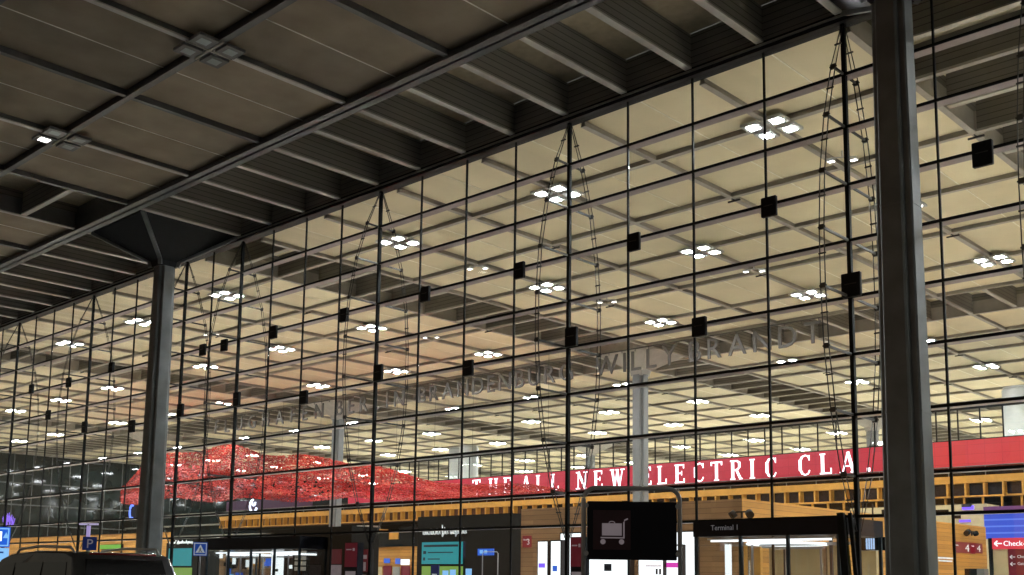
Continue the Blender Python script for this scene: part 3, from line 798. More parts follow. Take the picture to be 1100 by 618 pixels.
# 4-signs on the island's side wall
def side_sign(x, y, Yc, w, h, main, label):
    c = atx(x, y, XS); 
    t = thing('number_sign', label, 'number sign', (XS, c.y, c.z-h/2))
    b = MB(); b.box(XS+.003, XS+.06, c.y-w/2, c.y+w/2, c.z-h/2, c.z+h/2); b.done('board', M['signred'], t)
    text('number', main, h*.92, M['signwhite'], t, (XS+.066, c.y+w*.02, c.z-h*.33), rot=(math.pi/2, 0, math.pi/2), depth=.008, sx=2.3)
    text('caption', 'Check-in', h*.20, M['signwhite'], t, (XS+.065, c.y-w*.42, c.z+h*.12), rot=(math.pi/2, 0, math.pi/2), depth=.006)
side_sign(1035, 588.5, 0, 3.4, .66, '4', 'red sign with a white 4 on the yellow wooden wall right of the near column')
side_sign(1048, 589, 0, 2.0, .60, '4', 'narrower red sign with a white 4, right of the larger red sign')
c = atx(1016, 601, XS)
t = thing('wall_plaque', 'small white lettered strip on the yellow wooden wall right of the near column', 'plaque', (XS, c.y, c.z))
b = MB(); b.box(XS+.003, XS+.03, c.y-1.2, c.y+1.2, c.z+.02, c.z+.12); b.box(XS+.003, XS+.03, c.y-1.1, c.y+.9, c.z-.14, c.z-.05); b.done('strips', M['signwhite'], t)
# twin spotlights
def spots(c, label, along):
    t = thing('twin_spotlight', label, 'spotlight', c)
    b = MB(); b.bar((c.x, c.y, c.z-.15), (c.x, c.y, c.z+.12), .08); b.bar((c.x-.3*along.x, c.y-.3*along.y, c.z+.12), (c.x+.3*along.x, c.y+.3*along.y, c.z+.12), .06); b.done('bracket', M['black'], t)
    for s in (-1, 1):
        b = MB(); q = c+along*.34*s+Vector((0, 0, .08)); b.tube([q, q+along*.16*s+Vector((.02, -.15, -.14))], .17, 12); b.done('spot_head', M['slate'], t)
spots(at(797, 553, 7.7), 'twin black spotlight on the top corner of the wooden check-in block', Vector((1, 0, 0)))
q = atx(1044, 573, XS+.35); spots(q, 'twin black spotlight mounted above the red 4 signs', Vector((0, 1.6, 0)))

def shop(label, x0, x1, yt, Y, depth, mats, name='shop_unit'):
    a, c = at(x0, yt, Y), at(x1, yt, Y)
    t = thing(name, label, 'shop', ((a.x+c.x)/2, Y, 0))
    b = MB(); b.box(a.x, c.x, Y, Y+depth, 0, (a.z+c.z)/2); b.done('shopfront', mats, t)
    return t, a.x, c.x, (a.z+c.z)/2
def scribble(t, x0, x1, z, Y, h, m, seed, name='lettering'):
    """illegible handwritten shop name as a run of small strokes"""
    b = MB(); r_ = random.Random(seed); X = x0
    while X < x1:
        w = h*r_.uniform(.30, .55); hh = h*r_.choice((.55, .6, .6, .95, .6))
        if r_.random() < .12: X += w*.6; continue
        dz = -h*.3 if r_.random() < .18 else 0
        pts = [(X, Y, z+hh), (X+w*.1, Y, z+dz+.02), (X+w*.5, Y, z), (X+w*.8, Y, z+hh*.7), (X+w, Y, z+.01)]
        b.tube(pts, h*.075, 5); X += w*1.02
    return b.done(name, m, t)
sh, xa, xb, zz = shop('charcoal shop block with a teal screen and white script name', 449, 549, 553.5, 14, 8, M['slate'])
def screen_on(t, x0, x1, y0, y1, Y, m, nm):
    a, c = at(x0, y1, Y), at(x1, y0, Y)
    b = MB(); b.box(a.x, c.x, Y-.06, Y-.003, a.z, c.z); b.done(nm, m, t); return a, c
a, c = screen_on(sh, 453.5, 497.5, 582, 606, 14, M['teal'], 'teal_screen')
b = MB()
for i, (u0, u1, v0, v1) in enumerate(((.05,.90,.78,.88),(.16,.78,.50,.55),(.16,.46,.20,.25),(.04,.11,.46,.60),(.04,.09,.16,.30))): b.box(a.x+(c.x-a.x)*u0, a.x+(c.x-a.x)*u1, 13.93, 13.938, a.z+(c.z-a.z)*v0, a.z+(c.z-a.z)*v1)
b.done('screen_lines', M['ink'], sh)
screen_on(sh, 453.5, 497.5, 608.5, 622, 14, M['lime'], 'lime_screen')
p = at(454, 574.5, 13.9); q = at(498, 574.5, 13.9); scribble(sh, p.x, q.x, p.z, 13.93, .62, M['signwhite'], 4)
# second shop far left
s2, *_ = shop('dark shop front at left with a teal panel above a lime panel', 179, 222, 583, 16, 6, M['slate'])
screen_on(s2, 181, 206.5, 589, 608, 16, M['teal'], 'teal_screen')
screen_on(s2, 181, 206.5, 610, 622, 16, M['lime'], 'lime_screen')
p = at(182, 583.0, 15.9); q = at(206, 583, 15.9); scribble(s2, p.x, q.x, p.z-.12, 15.93, .34, M['signwhite'], 9)
# long wooden counter wall far left
a, c = at(-30, 580, 26), at(180, 582, 26)
t = thing('wooden_counter_wall', 'low orange wooden counter wall seen behind the black van', 'counter', ((a.x+c.x)/2, 26, 0))
b = MB(); b.box(a.x, c.x, 26, 26.4, 0, a.z); b.done('boards', M['wood'], t)
b = MB(); b.box(a.x, c.x, 25.9, 26.45, a.z, a.z+.06); b.done('counter_top', M['slate'], t)
a, c = at(108, 590, 25.8), at(131, 585, 25.8)
t = thing('green_sign', 'small lime green lit sign above the wooden counter wall', 'sign', (a.x, 25.8, a.z))
b = MB(); b.box(a.x, c.x, 25.7, 25.85, a.z, c.z); b.done('lit_face', glow('green_lit', (.18,.55,.05), .9), t)
b = MB(); b.box(a.x-.05, c.x+.05, 25.86, 25.95, a.z-.05, c.z+.05); b.done('case', M['black'], t)

# wooden check-in wall between shop and pylon
a, c = at(392, 588, 20), at(448, 588, 20)
t = thing('check_in_counter', 'orange wooden check-in back wall between the maroon pylons and the charcoal shop', 'check-in wall', ((a.x+c.x)/2, 20, 0))
b = MB(); b.box(a.x-.5, c.x, 20, 20.3, 0, a.z); b.done('boards', M['wood'], t)
b = MB(); b.box(a.x-.5, c.x, 19.8, 20.35, a.z, a.z+.55); b.done('dark_header', M['slate'], t)
for x0, x1, y0, y1, m in ((397, 404, 601, 608, 'cyanglow'), (413, 419, 600, 605, 'blueglow'), (425, 430, 600, 606, 'blueglow'), (431, 440, 601, 607, 'whiteglow'), (412, 421, 608, 622, 'signdark'), (431, 441, 608, 622, 'signdark'), (398, 411, 609, 622, 'beige'), (422, 430, 609, 622, 'white')):
    screen_on(t, x0, x1, y0, y1, 20-.02, M[m], 'counter_panel')
# upper shelf level seen above it
a, c = at(372, 583, 30), at(450, 572, 30)
t = thing('upper_kiosk', 'row of small wooden and pale kiosks above the check-in wall', 'kiosk', (a.x, 30, 0))
b = MB(); b.box(a.x, c.x, 30, 32, 0, a.z); b.done('base', M['slate'], t)
rr = random.Random(11)
X = a.x
while X < c.x-.6:
    w = rr.uniform(.8, 2.6); b = MB(); b.box(X, min(c.x, X+w-.12), 29.9, 31.5, a.z, a.z+rr.uniform(.7, 1.7)); b.done('kiosk_box', M[rr.choice(('wood', 'white', 'wood', 'slate', 'beige', 'oak'))], t); X += w

# maroon pylons
for x0, x1, yt, Y, lab, head in ((371, 384.5, 583, -1.4, 'taller maroon and black information pylon left of the wooden wall', 1), (385.5, 396, 590, 1.5, 'narrow maroon pylon with white pictograms next to the taller pylon', 0), (613, 627, 577, -1.2, 'maroon and black information pylon behind the left post of the trolley sign', 1)):
    a, c = at(x0, yt, Y), at(x1, yt, Y)
    t = thing('information_pylon', lab, 'information pylon', ((a.x+c.x)/2, Y, 0), 'information pylons at the entrance')
    b = MB(); b.box(a.x, c.x, Y, Y+.35, 0, a.z); b.done('body', M['panelblack'], t)
    W = c.x-a.x
    b = MB(); b.box(a.x+.03*W, c.x-.03*W, Y-.03, Y-.003, a.z-1.15, a.z-.02); b.done('maroon_head', M['signdark'], t)
    b = MB()
    if head:
        for zz in (1.35, 2.15): b.box(a.x+.12*W, c.x-.12*W, Y-.035, Y-.003, a.z-zz-.3, a.z-zz)
        b.box(a.x+.15*W, a.x+.55*W, Y-.045, Y-.032, a.z-.36, a.z-.31); b.box(a.x+.66*W, a.x+.8*W, Y-.045, Y-.032, a.z-.4, a.z-.27)
    else:
        b.box(a.x+.1*W, c.x-.1*W, Y-.045, Y-.032, a.z-.5, a.z-.3)
        for s in (.2, .58): b.box(a.x+s*W, a.x+(s+.22)*W, Y-.045, Y-.032, a.z-1.1, a.z-.66)
        b.box(a.x+.15*W, c.x-.15*W, Y-.045, Y-.003, a.z-1.7, a.z-1.3)
    b.done('inscription_plates', M['picto'], t)

# white light boxes behind the trolley sign
def lightbox(x0, x1, y0, y1, Y, lab, extra=()):
    a, c = at(x0, y1, Y), at(x1, y0, Y)
    t = thing('advert_lightbox', lab, 'light box', ((a.x+c.x)/2, Y, 0), 'white advert light boxes at the entrance')
    z0 = .35
    b = MB(); b.box(a.x-.06, c.x+.06, Y+.003, Y+.28, 0, c.z+.06); b.done('case', M['black'], t)
    b = MB(); b.box(a.x, c.x, Y-.02, Y, z0, c.z); b.done('lit_face', M['whiteglow'], t)
    for nm, u0, u1, v0, v1, m in extra:
        w, h = c.x-a.x, c.z-a.z
        b = MB(); b.box(a.x+w*u0, a.x+w*u1, Y-.032, Y-.0205, a.z+h*v0, a.z+h*v1); b.done(nm, M[m], t)
lightbox(578, 588, 582, 622, 5.0, 'narrow white light box at the left edge of the brown wooden front', (('print', .1, .8, .30, .42, 'violet'),))
lightbox(592, 602, 581.5, 622, 4.2, 'narrow white light box next left of the maroon pylon', (('print', .2, .7, .2, .35, 'blueglow'),))
lightbox(602.5, 624, 573, 579.5, 4.6, 'small white lit header above the narrow light boxes')
lightbox(630, 676, 600.5, 624, 3.0, 'wide white screen below the left half of the trolley sign', (('dark_square', .43, .60, .45, .78, 'ink'),))
lightbox(686.5, 712, 600.5, 624, 3.2, 'white screen with two small black bars below the trolley sign', (('bar', .72, .80, .30, .55, 'ink'), ('bar', .86, .94, .30, .55, 'ink'), ('red_line', .3, .95, .66, .70, 'signred')))
lightbox(716, 731, 586.5, 624, 3.4, 'white screen with a magenta stripe right of the trolley sign', (('magenta_stripe', .0, 1, .38, .52, 'magenta'), ('small_mark', .62, .90, .72, .88, 'ink')))
lightbox(722, 746, 571.5, 585, 4.0, 'small bright white screen above the magenta striped screen')

# ------------------------------------------------------------------ entrance vestibules
def vestibule(lab, x0, x1, Y, depth, ztop, zf, zl, nposts, caption=None):
    t = thing('entrance_vestibule', lab, 'entrance', ((x0+x1)/2, Y, 0), 'glass entrance vestibules')
    b = MB(); b.box(x0, x1, Y, Y+depth, zf, ztop); b.done('fascia', M['panelblack'], t)
    for i in range(nposts):
        X = x0+.08+(x1-x0-.16)*i/(nposts-1)
        for yy in (Y+.02, Y+depth-.12):
            b = MB(); b.box(X-.05, X+.05, yy, yy+.1, 0, zf); b.done('post', M['tealpost'], t)
    b = MB(); b.box(x0+.1, x1-.1, Y+.06, Y+.075, .05, zf); b.done('glass_front', M['glass2'], t)
    b = MB(); b.box(x0+.03, x0+.045, Y+.12, Y+depth-.15, .05, zf); b.done('glass_side', M['glass2'], t)
    b = MB(); b.box(x1-.045, x1-.03, Y+.12, Y+depth-.15, .05, zf); b.done('glass_side', M['glass2'], t)
    b = MB(); b.box(x0+.5, x1-.5, Y+.35, Y+.42, zl, zl+.07); b.done('light_strip', M['whiteglow'], t)
    b = MB(); b.box(x0+.4, x1-.4, Y+.3, Y+.48, zl+.071, zl+.12); b.box(x0+.4, x1-.4, Y+depth*.6, Y+depth*.6+.1, zl-.1, zl+.0); b.done('door_header', M['railm'], t)
    nd = 1 if x1-x0 < 7 else 2
    for i in range(nd):
        cx_ = x0+(x1-x0)*(i+.5)/nd; cy_ = Y+1.62; rr_ = 1.36
        ring = lambda a0, a1, z_, q=0: [(cx_+(rr_+q)*math.cos(math.radians(a_)), cy_+(rr_+q)*math.sin(math.radians(a_)), z_) for a_ in range(a0, a1+1, 10)]
        b = MB()
        for a0, a1 in ((120, 240), (300, 420)):
            p_ = [(math.cos(math.radians(a_)), math.sin(math.radians(a_))) for a_ in range(a0, a1+1, 8)]
            poly = [(cx_+u*rr_, cy_+v*rr_) for u, v in p_]+[(cx_+u*(rr_-.02), cy_+v*(rr_-.02)) for u, v in reversed(p_)]
            b.prism(poly, lambda u, v, z_: (u, v, z_), .05, zl-.13)
        drum = b.done('revolving_door', M['glass2'], t)
        b = MB(); b.tube(ring(0, 360, zl-.06), .05, 8); b.done('lit_ring', M['whiteglow'], drum)
        b = MB()
        for a_ in (60, 120, 240, 300):
            b.cyl((cx_+rr_*math.cos(math.radians(a_)), cy_+rr_*math.sin(math.radians(a_)), 0), .04, zl-.11, 10)
        b.done('drum_posts', M['railm'], drum)
        b = MB()
        for a_ in (20, 140, 260): b.bar((cx_+.06*math.cos(math.radians(a_)), cy_+.06*math.sin(math.radians(a_)), zl-.2), (cx_+1.3*math.cos(math.radians(a_)), cy_+1.3*math.sin(math.radians(a_)), zl-.2), .05, .07)
        b.cyl((cx_, cy_, 0), .05, zl-.15, 10); b.done('door_wings', M['railm'], drum)
    if caption: text('caption', caption, .26, mat('dim_caption', (.3,.3,.32), .5, emit=(.3,.3,.33), es=.25), t, (x0+.75, Y-.006, zf+.22), depth=.004)
    return t
vr = vestibule('black framed glass entrance lettered Terminal 1 left of the near column', -5.9, -.25, -.75, 3.2, 2.16+CZ, 1.60+CZ, 1.42+CZ, 4, 'Terminal 1')
vl = vestibule('black framed glass entrance at left behind the crossing sign', -38.4, -29.5, -.9, 3.4, 2.05+CZ, 1.42+CZ, 1.22+CZ, 5)
# slanted dark glass leaf at the right end of the right vestibule
a, c = at(903, 551, -1.3), at(911, 625, -1.3)
t = thing('entrance_wind_screen', 'dark leaning glass edge panel at the right end of the Terminal 1 entrance', 'wind screen', (c.x, -1.3, 0))
b = MB(); b.bar((c.x+.05, -1.3, 0), (a.x, -1.3, a.z), .14, .22); b.bar((c.x+.30, -1.1, 0), (a.x+.22, -1.1, a.z), .08, .12); b.done('post', M['mull'], t)
b = MB(); b.bar((c.x+.17, -1.22, .1), (a.x+.1, -1.22, a.z-.05), .16, .012); b.done('glass', M['tglass'], t)
# things seen through the right vestibule
def panel_thing(name, lab, cat, x0, x1, y0, Y, m, th=.2, frame=None):
    a, c = at(x0, y0, Y), at(x1, y0, Y)
    t = thing(name, lab, cat, ((a.x+c.x)/2, Y, 0))
    b = MB(); b.box(a.x, c.x, Y, Y+th, 0, a.z); b.done('panel', m, t)
    b = MB(); b.box(a.x-.03, c.x+.03, Y-.02, Y+th+.02, a.z+.002, a.z+.05); b.done('top_trim', frame or M['railm'], t)
    return t
panel_thing('wooden_door', 'bright yellow wooden door panel seen through the Terminal 1 entrance', 'door', 798.5, 816.5, 586, 6.6, M['oak'])
panel_thing('partition_wall', 'pale beige wall inside behind the right half of the Terminal 1 entrance', 'wall', 826, 905, 587, 6.2, M['beige'])
panel_thing('white_post_panel', 'narrow pale lit panel behind the left part of the Terminal 1 entrance', 'panel', 778.5, 783, 585, 5.6, M['whiteglow'])
panel_thing('beige_counter_wall', 'pale beige wall strip under the monitor left of the near column', 'wall', 925, 941, 592, 7.0, M['beige'])
# monitor
a, c = at(924, 591.5, 6.4), at(951.5, 577, 6.4)
t = thing('ceiling_monitor', 'black monitor with blue white stripes left of the near column', 'monitor', ((a.x+c.x)/2, 6.4, a.z))
b = MB(); b.box(a.x, c.x, 6.4, 6.55, a.z, c.z); b.done('case', M['black'], t)
W = c.x-a.x
b = MB(); b.box(a.x+.02, a.x+W*.22, 6.385, 6.398, a.z+.03, c.z-.03); b.done('dim_side', M['slate'], t)
b = MB()
for i in range(4): b.box(a.x+W*(.24+.09*i), a.x+W*(.30+.09*i), 6.38, 6.397, a.z+.04, c.z-.04)
b.done('lit_stripes', glow('blue_white_screen', (.45,.65,1.0), 1.2), t)
b = MB(); b.box(a.x+W*.48, a.x+W*.52, 6.44, 6.5, c.z, c.z+1.3); b.done('hanger', M['cable'], t)
# left vestibule surroundings
lightbox(291, 305.5, 588.5, 624, .9, 'tall white lit poster inside the left entrance', (('sketch', .3, .6, .28, .36, 'slate'), ('sketch', .15, .5, .12, .16, 'slate')))
a, c = at(316, 567.5, .8), at(378, 567.5, .8)
t = thing('dark_kiosk', 'black kiosk block with a red panel right of the left entrance', 'kiosk', ((a.x+c.x)/2, .8, 0))
b = MB(); b.box(a.x, c.x, .8, 2.6, 0, a.z); b.done('body', M['slate'], t)
screen_on(t, 357, 367.5, 590, 606, .8, M['signdark'], 'red_panel'); screen_on(t, 354, 367, 607, 622, .8, M['picto'], 'grey_panel')
b = MB()
p = at(318, 592, .75); q = at(326, 612, .75)
for i in range(3):
    for j in range(4): b.box(p.x+(q.x-p.x)*i/2-.14, p.x+(q.x-p.x)*i/2+.14, .74, .797, p.z-.2-.28*j, p.z-.28*j)
b.done('lit_shelf', mat('warm_shelf', (.5,.45,.38), .6, emit=(.5,.45,.38), es=.4), t)
rr = random.Random(21)
a, c = at(236, 600, 7), at(292, 600, 7)
t = thing('shop_shelves', 'colourful lit shelves seen through the left entrance', 'shelves', ((a.x+c.x)/2, 7, 0))
b = MB(); b.box(a.x, c.x, 7, 7.4, 0, 3.3); b.done('backboard', M['woodb'], t)
for i in range(34):
    X = a.x+(c.x-a.x)*rr.random(); Z = 1.2+2.0*rr.random(); w = rr.uniform(.2, .7); h = rr.uniform(.15, .6)
    b = MB(); b.box(X, X+w, 6.9-.004*i, 6.99, Z, Z+h); b.done('goods', M[rr.choice(('whiteglow','cyanglow','slate','oak','slate','blueglow','white','beige','wood'))], t)

# right side: blue LED wall and wayfinding sign
a, c = at(1058, 579, 44), at(1125, 543, 44)
t = thing('blue_led_wall', 'bright blue striped screen wall at the right edge under the wooden gallery', 'led screen', ((a.x+c.x)/2, 44, 0))
b = MB(); b.box(a.x, c.x, 44, 44.4, a.z, c.z); b.done('screen_face', M['bluewall'], t)
b = MB(); b.box(a.x, c.x, 43.95, 43.997, c.z-.25, c.z+.05); b.done('purple_header', glow('purple_header', (.20,.03,.22), .6), t)
for X in (a.x+.3, (a.x+c.x)/2, c.x-.3):
    b = MB(); b.box(X-.1, X+.1, 44.1, 44.3, 0, a.z); b.done('leg', M['slate'], t)
Y = 14
a, c = at(1066, 590, Y), at(1112, 577.5, Y)
t = thing('wayfinding_sign', 'bright red wayfinding board with white arrow and Check-in lettering at the right edge', 'wayfinding sign', ((a.x+c.x)/2, Y, 0))
b = MB(); b.box(a.x, c.x, Y, Y+.2, a.z, c.z); b.done('lit_board', glow('bright_red_board', (.72, .03, .06), 1.0), t)
def arrow(b, x, z, s, yy): 
    b.bar((x, yy, z), (x+s, yy, z), .02, s*.16); b.bar((x, yy, z), (x+s*.42, yy, z+s*.38), .02, s*.16); b.bar((x, yy-.0015, z), (x+s*.42, yy-.0015, z-s*.38), .02, s*.16)
b = MB(); arrow(b, a.x+.10, (a.z+c.z)/2, .30, Y-.015); b.done('arrow', M['whiteglow'], t)
text('lettering', 'Check-in 1-2', .30, M['whiteglow'], t, (a.x+.46, Y-.012, (a.z+c.z)/2-.10), depth=.006)
b = MB(); b.box(a.x-.16, a.x-.02, Y, Y+.2, 0, c.z); b.done('post', M['slate'], t)
p, q = at(1084, 622, Y), at(1112, 590, Y)
b = MB(); b.box(p.x, q.x, Y+.02, Y+.18, 0, a.z-.003); b.done('lower_board', M['signdark'], t)
b = MB()
for i, y in enumerate((598.5, 606)): arrow(b, p.x+.08, at(1090, y, Y).z, .20, Y+.004)
b.done('arrow', M['signwhite'], t)
for y, s in ((599.5, 'Check-in 3-4'), (607, 'Gates')): text('lettering', s, .17, M['signwhite'], t, (p.x+.36, Y+.012, at(1090, y, Y).z), depth=.006)
b = MB(); b.box(a.x, p.x-.02, Y+.05, Y+.15, 0, a.z-.004); b.done('beige_panel', M['beige'], t)
a, c = at(1036, 611, 12), at(1057, 611, 12)
t = thing('service_desk', 'dark green desk screen at the foot of the yellow wooden wall near the right edge', 'desk', ((a.x+c.x)/2, 12, 0))
b = MB(); b.box(a.x, c.x-.3, 12, 12.5, 0, a.z); b.done('desk_body', M['slate'], t)
b = MB(); b.box(c.x-.29, c.x, 12, 12.5, 0, a.z-.003); b.done('end_panel', M['steel_in'], t)
# small shop lights at right under the gallery
a, c = at(1022, 556, 47), at(1060, 541, 47)
t = thing('shop_row', 'pale lit shop fronts under the gallery beside the blue screen wall', 'shop', (a.x, 47, 0))
b = MB(); b.box(a.x-8, c.x, 47, 49.5, 0, c.z); b.done('front', M['beige'], t)
for i in range(9):
    X = a.x-7+(c.x-a.x+7)*rr.random(); Z = a.z+(c.z-a.z)*rr.uniform(-.4, .8)
    b = MB(); b.box(X, X+rr.uniform(.4, 1.3), 46.9-.004*i, 46.996, Z, Z+rr.uniform(.15, .4)); b.done('lit_panel', M[rr.choice(('whiteglow','white','slate','ink','violet'))], t)

a, c = at(236, 600, 49), at(452, 566, 49)
t = thing('lit_shop_row', 'row of small lit shops under the left half of the wooden gallery', 'shops', ((a.x+c.x)/2, 49, 0))
b = MB(); b.box(a.x, c.x, 49.1, 49.6, 0, 6.3); b.done('back', M['slate'], t)
rr = random.Random(31)
for i in range(70):
    X = a.x+(c.x-a.x)*rr.random(); Z = 1.6+4.3*rr.random()
    b = MB(); b.box(X, X+rr.uniform(.3, 2.0), 49.0-.004*i, 49.095, Z, Z+rr.uniform(.12, .55)); b.done('shop_panel', M[rr.choice(('whiteglow','white','beige','wood','cyanglow','slate','oak','signdark','teal','woodb'))], t)
# ------------------------------------------------------------------ trolley sign in front
tl = atd(627, 524, 17.5); trp = atd(730, 525, 17.5)
ax = Vector((trp.x-tl.x, trp.y-tl.y, 0)); WF = ax.length; ax.normalize()
rz = math.atan2(ax.y, ax.x); base = Vector(((tl.x+trp.x)/2, (tl.y+trp.y)/2, -.12 if -29.2 < tl.y < -9.8 else 0))
ts = thing('trolley_sign', 'black luggage trolley sign in a rounded grey tube frame in front of the glass', 'sign', base, None, rz)
H = tl.z-base.z
def loc(o): o.matrix_parent_inverse.identity(); return o
b = MB(); rad = .20; hw = WF/2
pts = [(-hw, 0, 0), (-hw, 0, H-rad)]+[(-hw+rad-rad*math.cos(a), 0, H-rad+rad*math.sin(a)) for a in [math.radians(q) for q in range(10, 91, 10)]]
pts += [(hw-rad+rad*math.sin(a), 0, H-rad+rad*math.cos(a)) for a in [math.radians(q) for q in range(0, 91, 10)]]+[(hw, 0, 0)]
b.tube(pts, .036, 14); loc(b.done('tube_frame', M['railm'], ts))
sc_ = 17.5/F_PX
pw, z1, z0 = 95.5*sc_/2, H-(538.5-524)*sc_, H-(600.5-524)*sc_
b = MB(); b.box(-pw, pw, -.045, .045, z0, z1); pan = loc(b.done('sign_panel', M['panelblack'], ts, bevel=.008))
def P2(x, y): return ((x-678.5)*sc_, H-(y-524)*sc_)
u0, v0 = P2(637, 590); u1, v1 = P2(677, 548)
b = MB(); b.box(u0, u1, -.0475, -.0445, v0, v1); loc(b.done('maroon_square', M['maroon'], pan))
b = MB()
a_, e_ = P2(646.5, 575), P2(667.5, 562)
b.box(a_[0], e_[0], -.056, -.046, a_[1], e_[1])                      # suitcase
c0 = P2(657, 562); b.tube([(c0[0]+.048*math.cos(q), -.051, c0[1]+.032*math.sin(q)) for q in [math.radians(w) for w in range(0, 181, 20)]], .007, 6)
p, q = P2(645, 578), P2(670.5, 576.6); b.box(p[0], q[0], -.056, -.046, p[1], q[1])        # platform
b.tube([(P2(669.8, 577)[0], -.051, P2(669.8, 577)[1]), (P2(669.8, 561)[0], -.051, P2(669.8, 561)[1]), (P2(670.6, 558.6)[0], -.051, P2(670.6, 558.6)[1]), (P2(674, 557)[0], -.051, P2(674, 557)[1])], .012, 8)
for x in (647.5, 667.3):
    cc = P2(x, 581.6); b.cyl((cc[0], -.056, cc[1]), .042, .010, 20, axis='y')
loc(b.done('trolley_pictogram', M['picto'], pan))
for s in (-1, 1):
    for y in (543, 594):
        z = P2(0, y)[1]
        b = MB(); b.cyl((s*(pw-.03) if s > 0 else -hw-.0, 0, z), .030, hw-pw+.03, 12, axis='x'); b.tube([(s*(pw+.02), -.05, z), (s*(pw+.02), .05, z)], .042, 12); loc(b.done('clamp', M['railm'], ts))
b = MB()
for s in (-1, 1): b.cyl((s*hw, 0, 0), .09, .02, 16)
loc(b.done('foot_plate', M['railm'], ts))

# ------------------------------------------------------------------ road signs
def road_sign(lab, x, y, D, size, m, kind, pole=.03):
    c = atd(x, y, D); g = Vector((c.x, c.y, -.12 if -29.2 < c.y < -9.8 else 0))
    v = (CAM-c); rz = math.atan2(v.y, v.x)+math.pi/2
    t = thing('road_sign', lab, 'road sign', g, None, rz); h = c.z-g.z
    b = MB(); b.cyl((0, .03, 0), pole, h+size*.45, 12); loc(b.done('pole', M['railm'], t))
    s = size/2
    b = MB(); b.box(-s, s, -.02, 0, h-s, h+s); pl = loc(b.done('plate', m, t, bevel=.006))
    b = MB(); w = .03*size/.5; e = s-.025
    b.box(-e, e, -.024, -.0205, h+e-w, h+e); b.box(-e, e, -.024, -.0205, h-e, h-e+w); b.box(-e, -e+w, -.0245, -.0205, h-e, h+e); b.box(e-w, e, -.0245, -.0205, h-e, h+e)
    if kind != 'P': loc(b.done('border', M['cyanglow'] if kind == 'big' else M['signwhite'], pl))
    else: b.bm.free()
    if kind == 'cross':
        b = MB(); b.prism([(-s*.68, -s*.55), (s*.68, -s*.55), (0, s*.68)], lambda u, v_, q: (u, q, h+v_), -.026, -.0205); loc(b.done('triangle', M['signwhite'], pl))
        b = MB(); b.tube([(0, -.028, h+s*.24), (0, -.028, h+s*.21)], s*.075, 8); b.bar((0, -.029, h+s*.12), (-.01, -.029, h-s*.16), .006, s*.16, up=Vector((1,0,0))); b.bar((0, -.0285, h-s*.1), (-s*.2, -.0285, h-s*.44), .006, s*.08); b.bar((0, -.0295, h-s*.1), (s*.2, -.0295, h-s*.44), .006, s*.08)
        for q in range(-2, 3): b.bar((s*.13*q, -.028, h-s*.40), (s*.15*q, -.028, h-s*.5), .006, s*.05)
        loc(b.done('walker_pictogram', M['ink'], pl))
    elif kind == 'P':
        o = text('letter', 'P', size*.95, M['picto'], None, (0, -.026, h-size*.33), depth=.004, align='CENTER'); o.parent = pl
    else:
        b = MB(); b.box(-s*.2, s*.25, -.026, -.0205, h-s*.4, h+s*.55); loc(b.done('white_field', M['whiteglow'], pl))
        b = MB(); b.prism([(s*.35, -s*.1), (s*.9, -s*.1), (s*.62, s*.5)], lambda u, v_, q: (u, q, h+v_), -.026, -.0205); loc(b.done('triangle', M['cyanglow'], pl))
        b = MB(); b.box(-s, s, -.02, 0, h-s-size*.72, h-s-.02); o = loc(b.done('lower_plate', M['cyanglow'], t))
        b = MB(); b.box(0, s*.5, -.026, -.0205, h-s-size*.3, h-s-size*.22); loc(b.done('mark', M['signblue'], o))
    return t
road_sign('blue square pedestrian crossing sign with white triangle beside the left entrance', 215.2, 590, 40, .50, M['signblue'], 'cross')
road_sign('dark blue square parking sign lettered P above the black van', 96.3, 584, 36, .44, M['signnavy'], 'P')
road_sign('bright blue and pale blue lit sign cut by the left edge', -1, 577, 26, .48, M['blueglow'], 'big')
c = atd(95.5, 563.2, 48)
t = thing('lamp_post', 'slim post with a pale violet T-shaped lamp head above the parking sign', 'lamp post', (c.x, c.y, 0))
b = MB(); b.cyl((c.x, c.y, 0), .07, c.z, 12); b.done('pole', M['steel_in'], t)
b = MB(); b.bar((c.x-.34, c.y-.26, c.z), (c.x+.34, c.y+.26, c.z), .10, .07); b.done('lamp_head', glow('pale_violet_lamp', (.6,.52,.8), .7), t)
b = MB(); b.cyl((c.x, c.y, c.z-.95), .085, .88, 12); b.done('lit_sleeve', glow('pale_violet_sleeve', (.42,.33,.66), .8), t)
# blue wayfinding frame in the hall in front of the shop
a, c = at(513, 599.5, 2.2), at(530, 589.5, 2.2)
t = thing('blue_notice_frame', 'small blue lit notice on a pale tube frame in front of the charcoal shop', 'notice', ((a.x+c.x)/2, 2.2, 0))
b = MB(); b.box(a.x, c.x, 2.2, 2.26, a.z+.12, c.z); b.done('lit_board', M['blueglow'], t)
b = MB(); q0, q1 = at(518.5, 593, 2.1), at(535, 593, 2.1); b.tube([(q0.x, 2.1, 0), (q0.x, 2.1, q0.z-.08), (q0.x+.08, 2.1, q0.z), (q1.x-.08, 2.1, q0.z), (q1.x, 2.1, q0.z-.08), (q1.x, 2.1, 0)], .025, 10); b.done('tube_frame', M['railm'], t)
b = MB(); b.box(a.x+.15, a.x+.35, 2.18, 2.197, c.z-.22, c.z-.06); b.box(a.x+.45, a.x+.62, 2.18, 2.197, c.z-.22, c.z-.06); b.done('white_marks', M['cyanglow'], t)
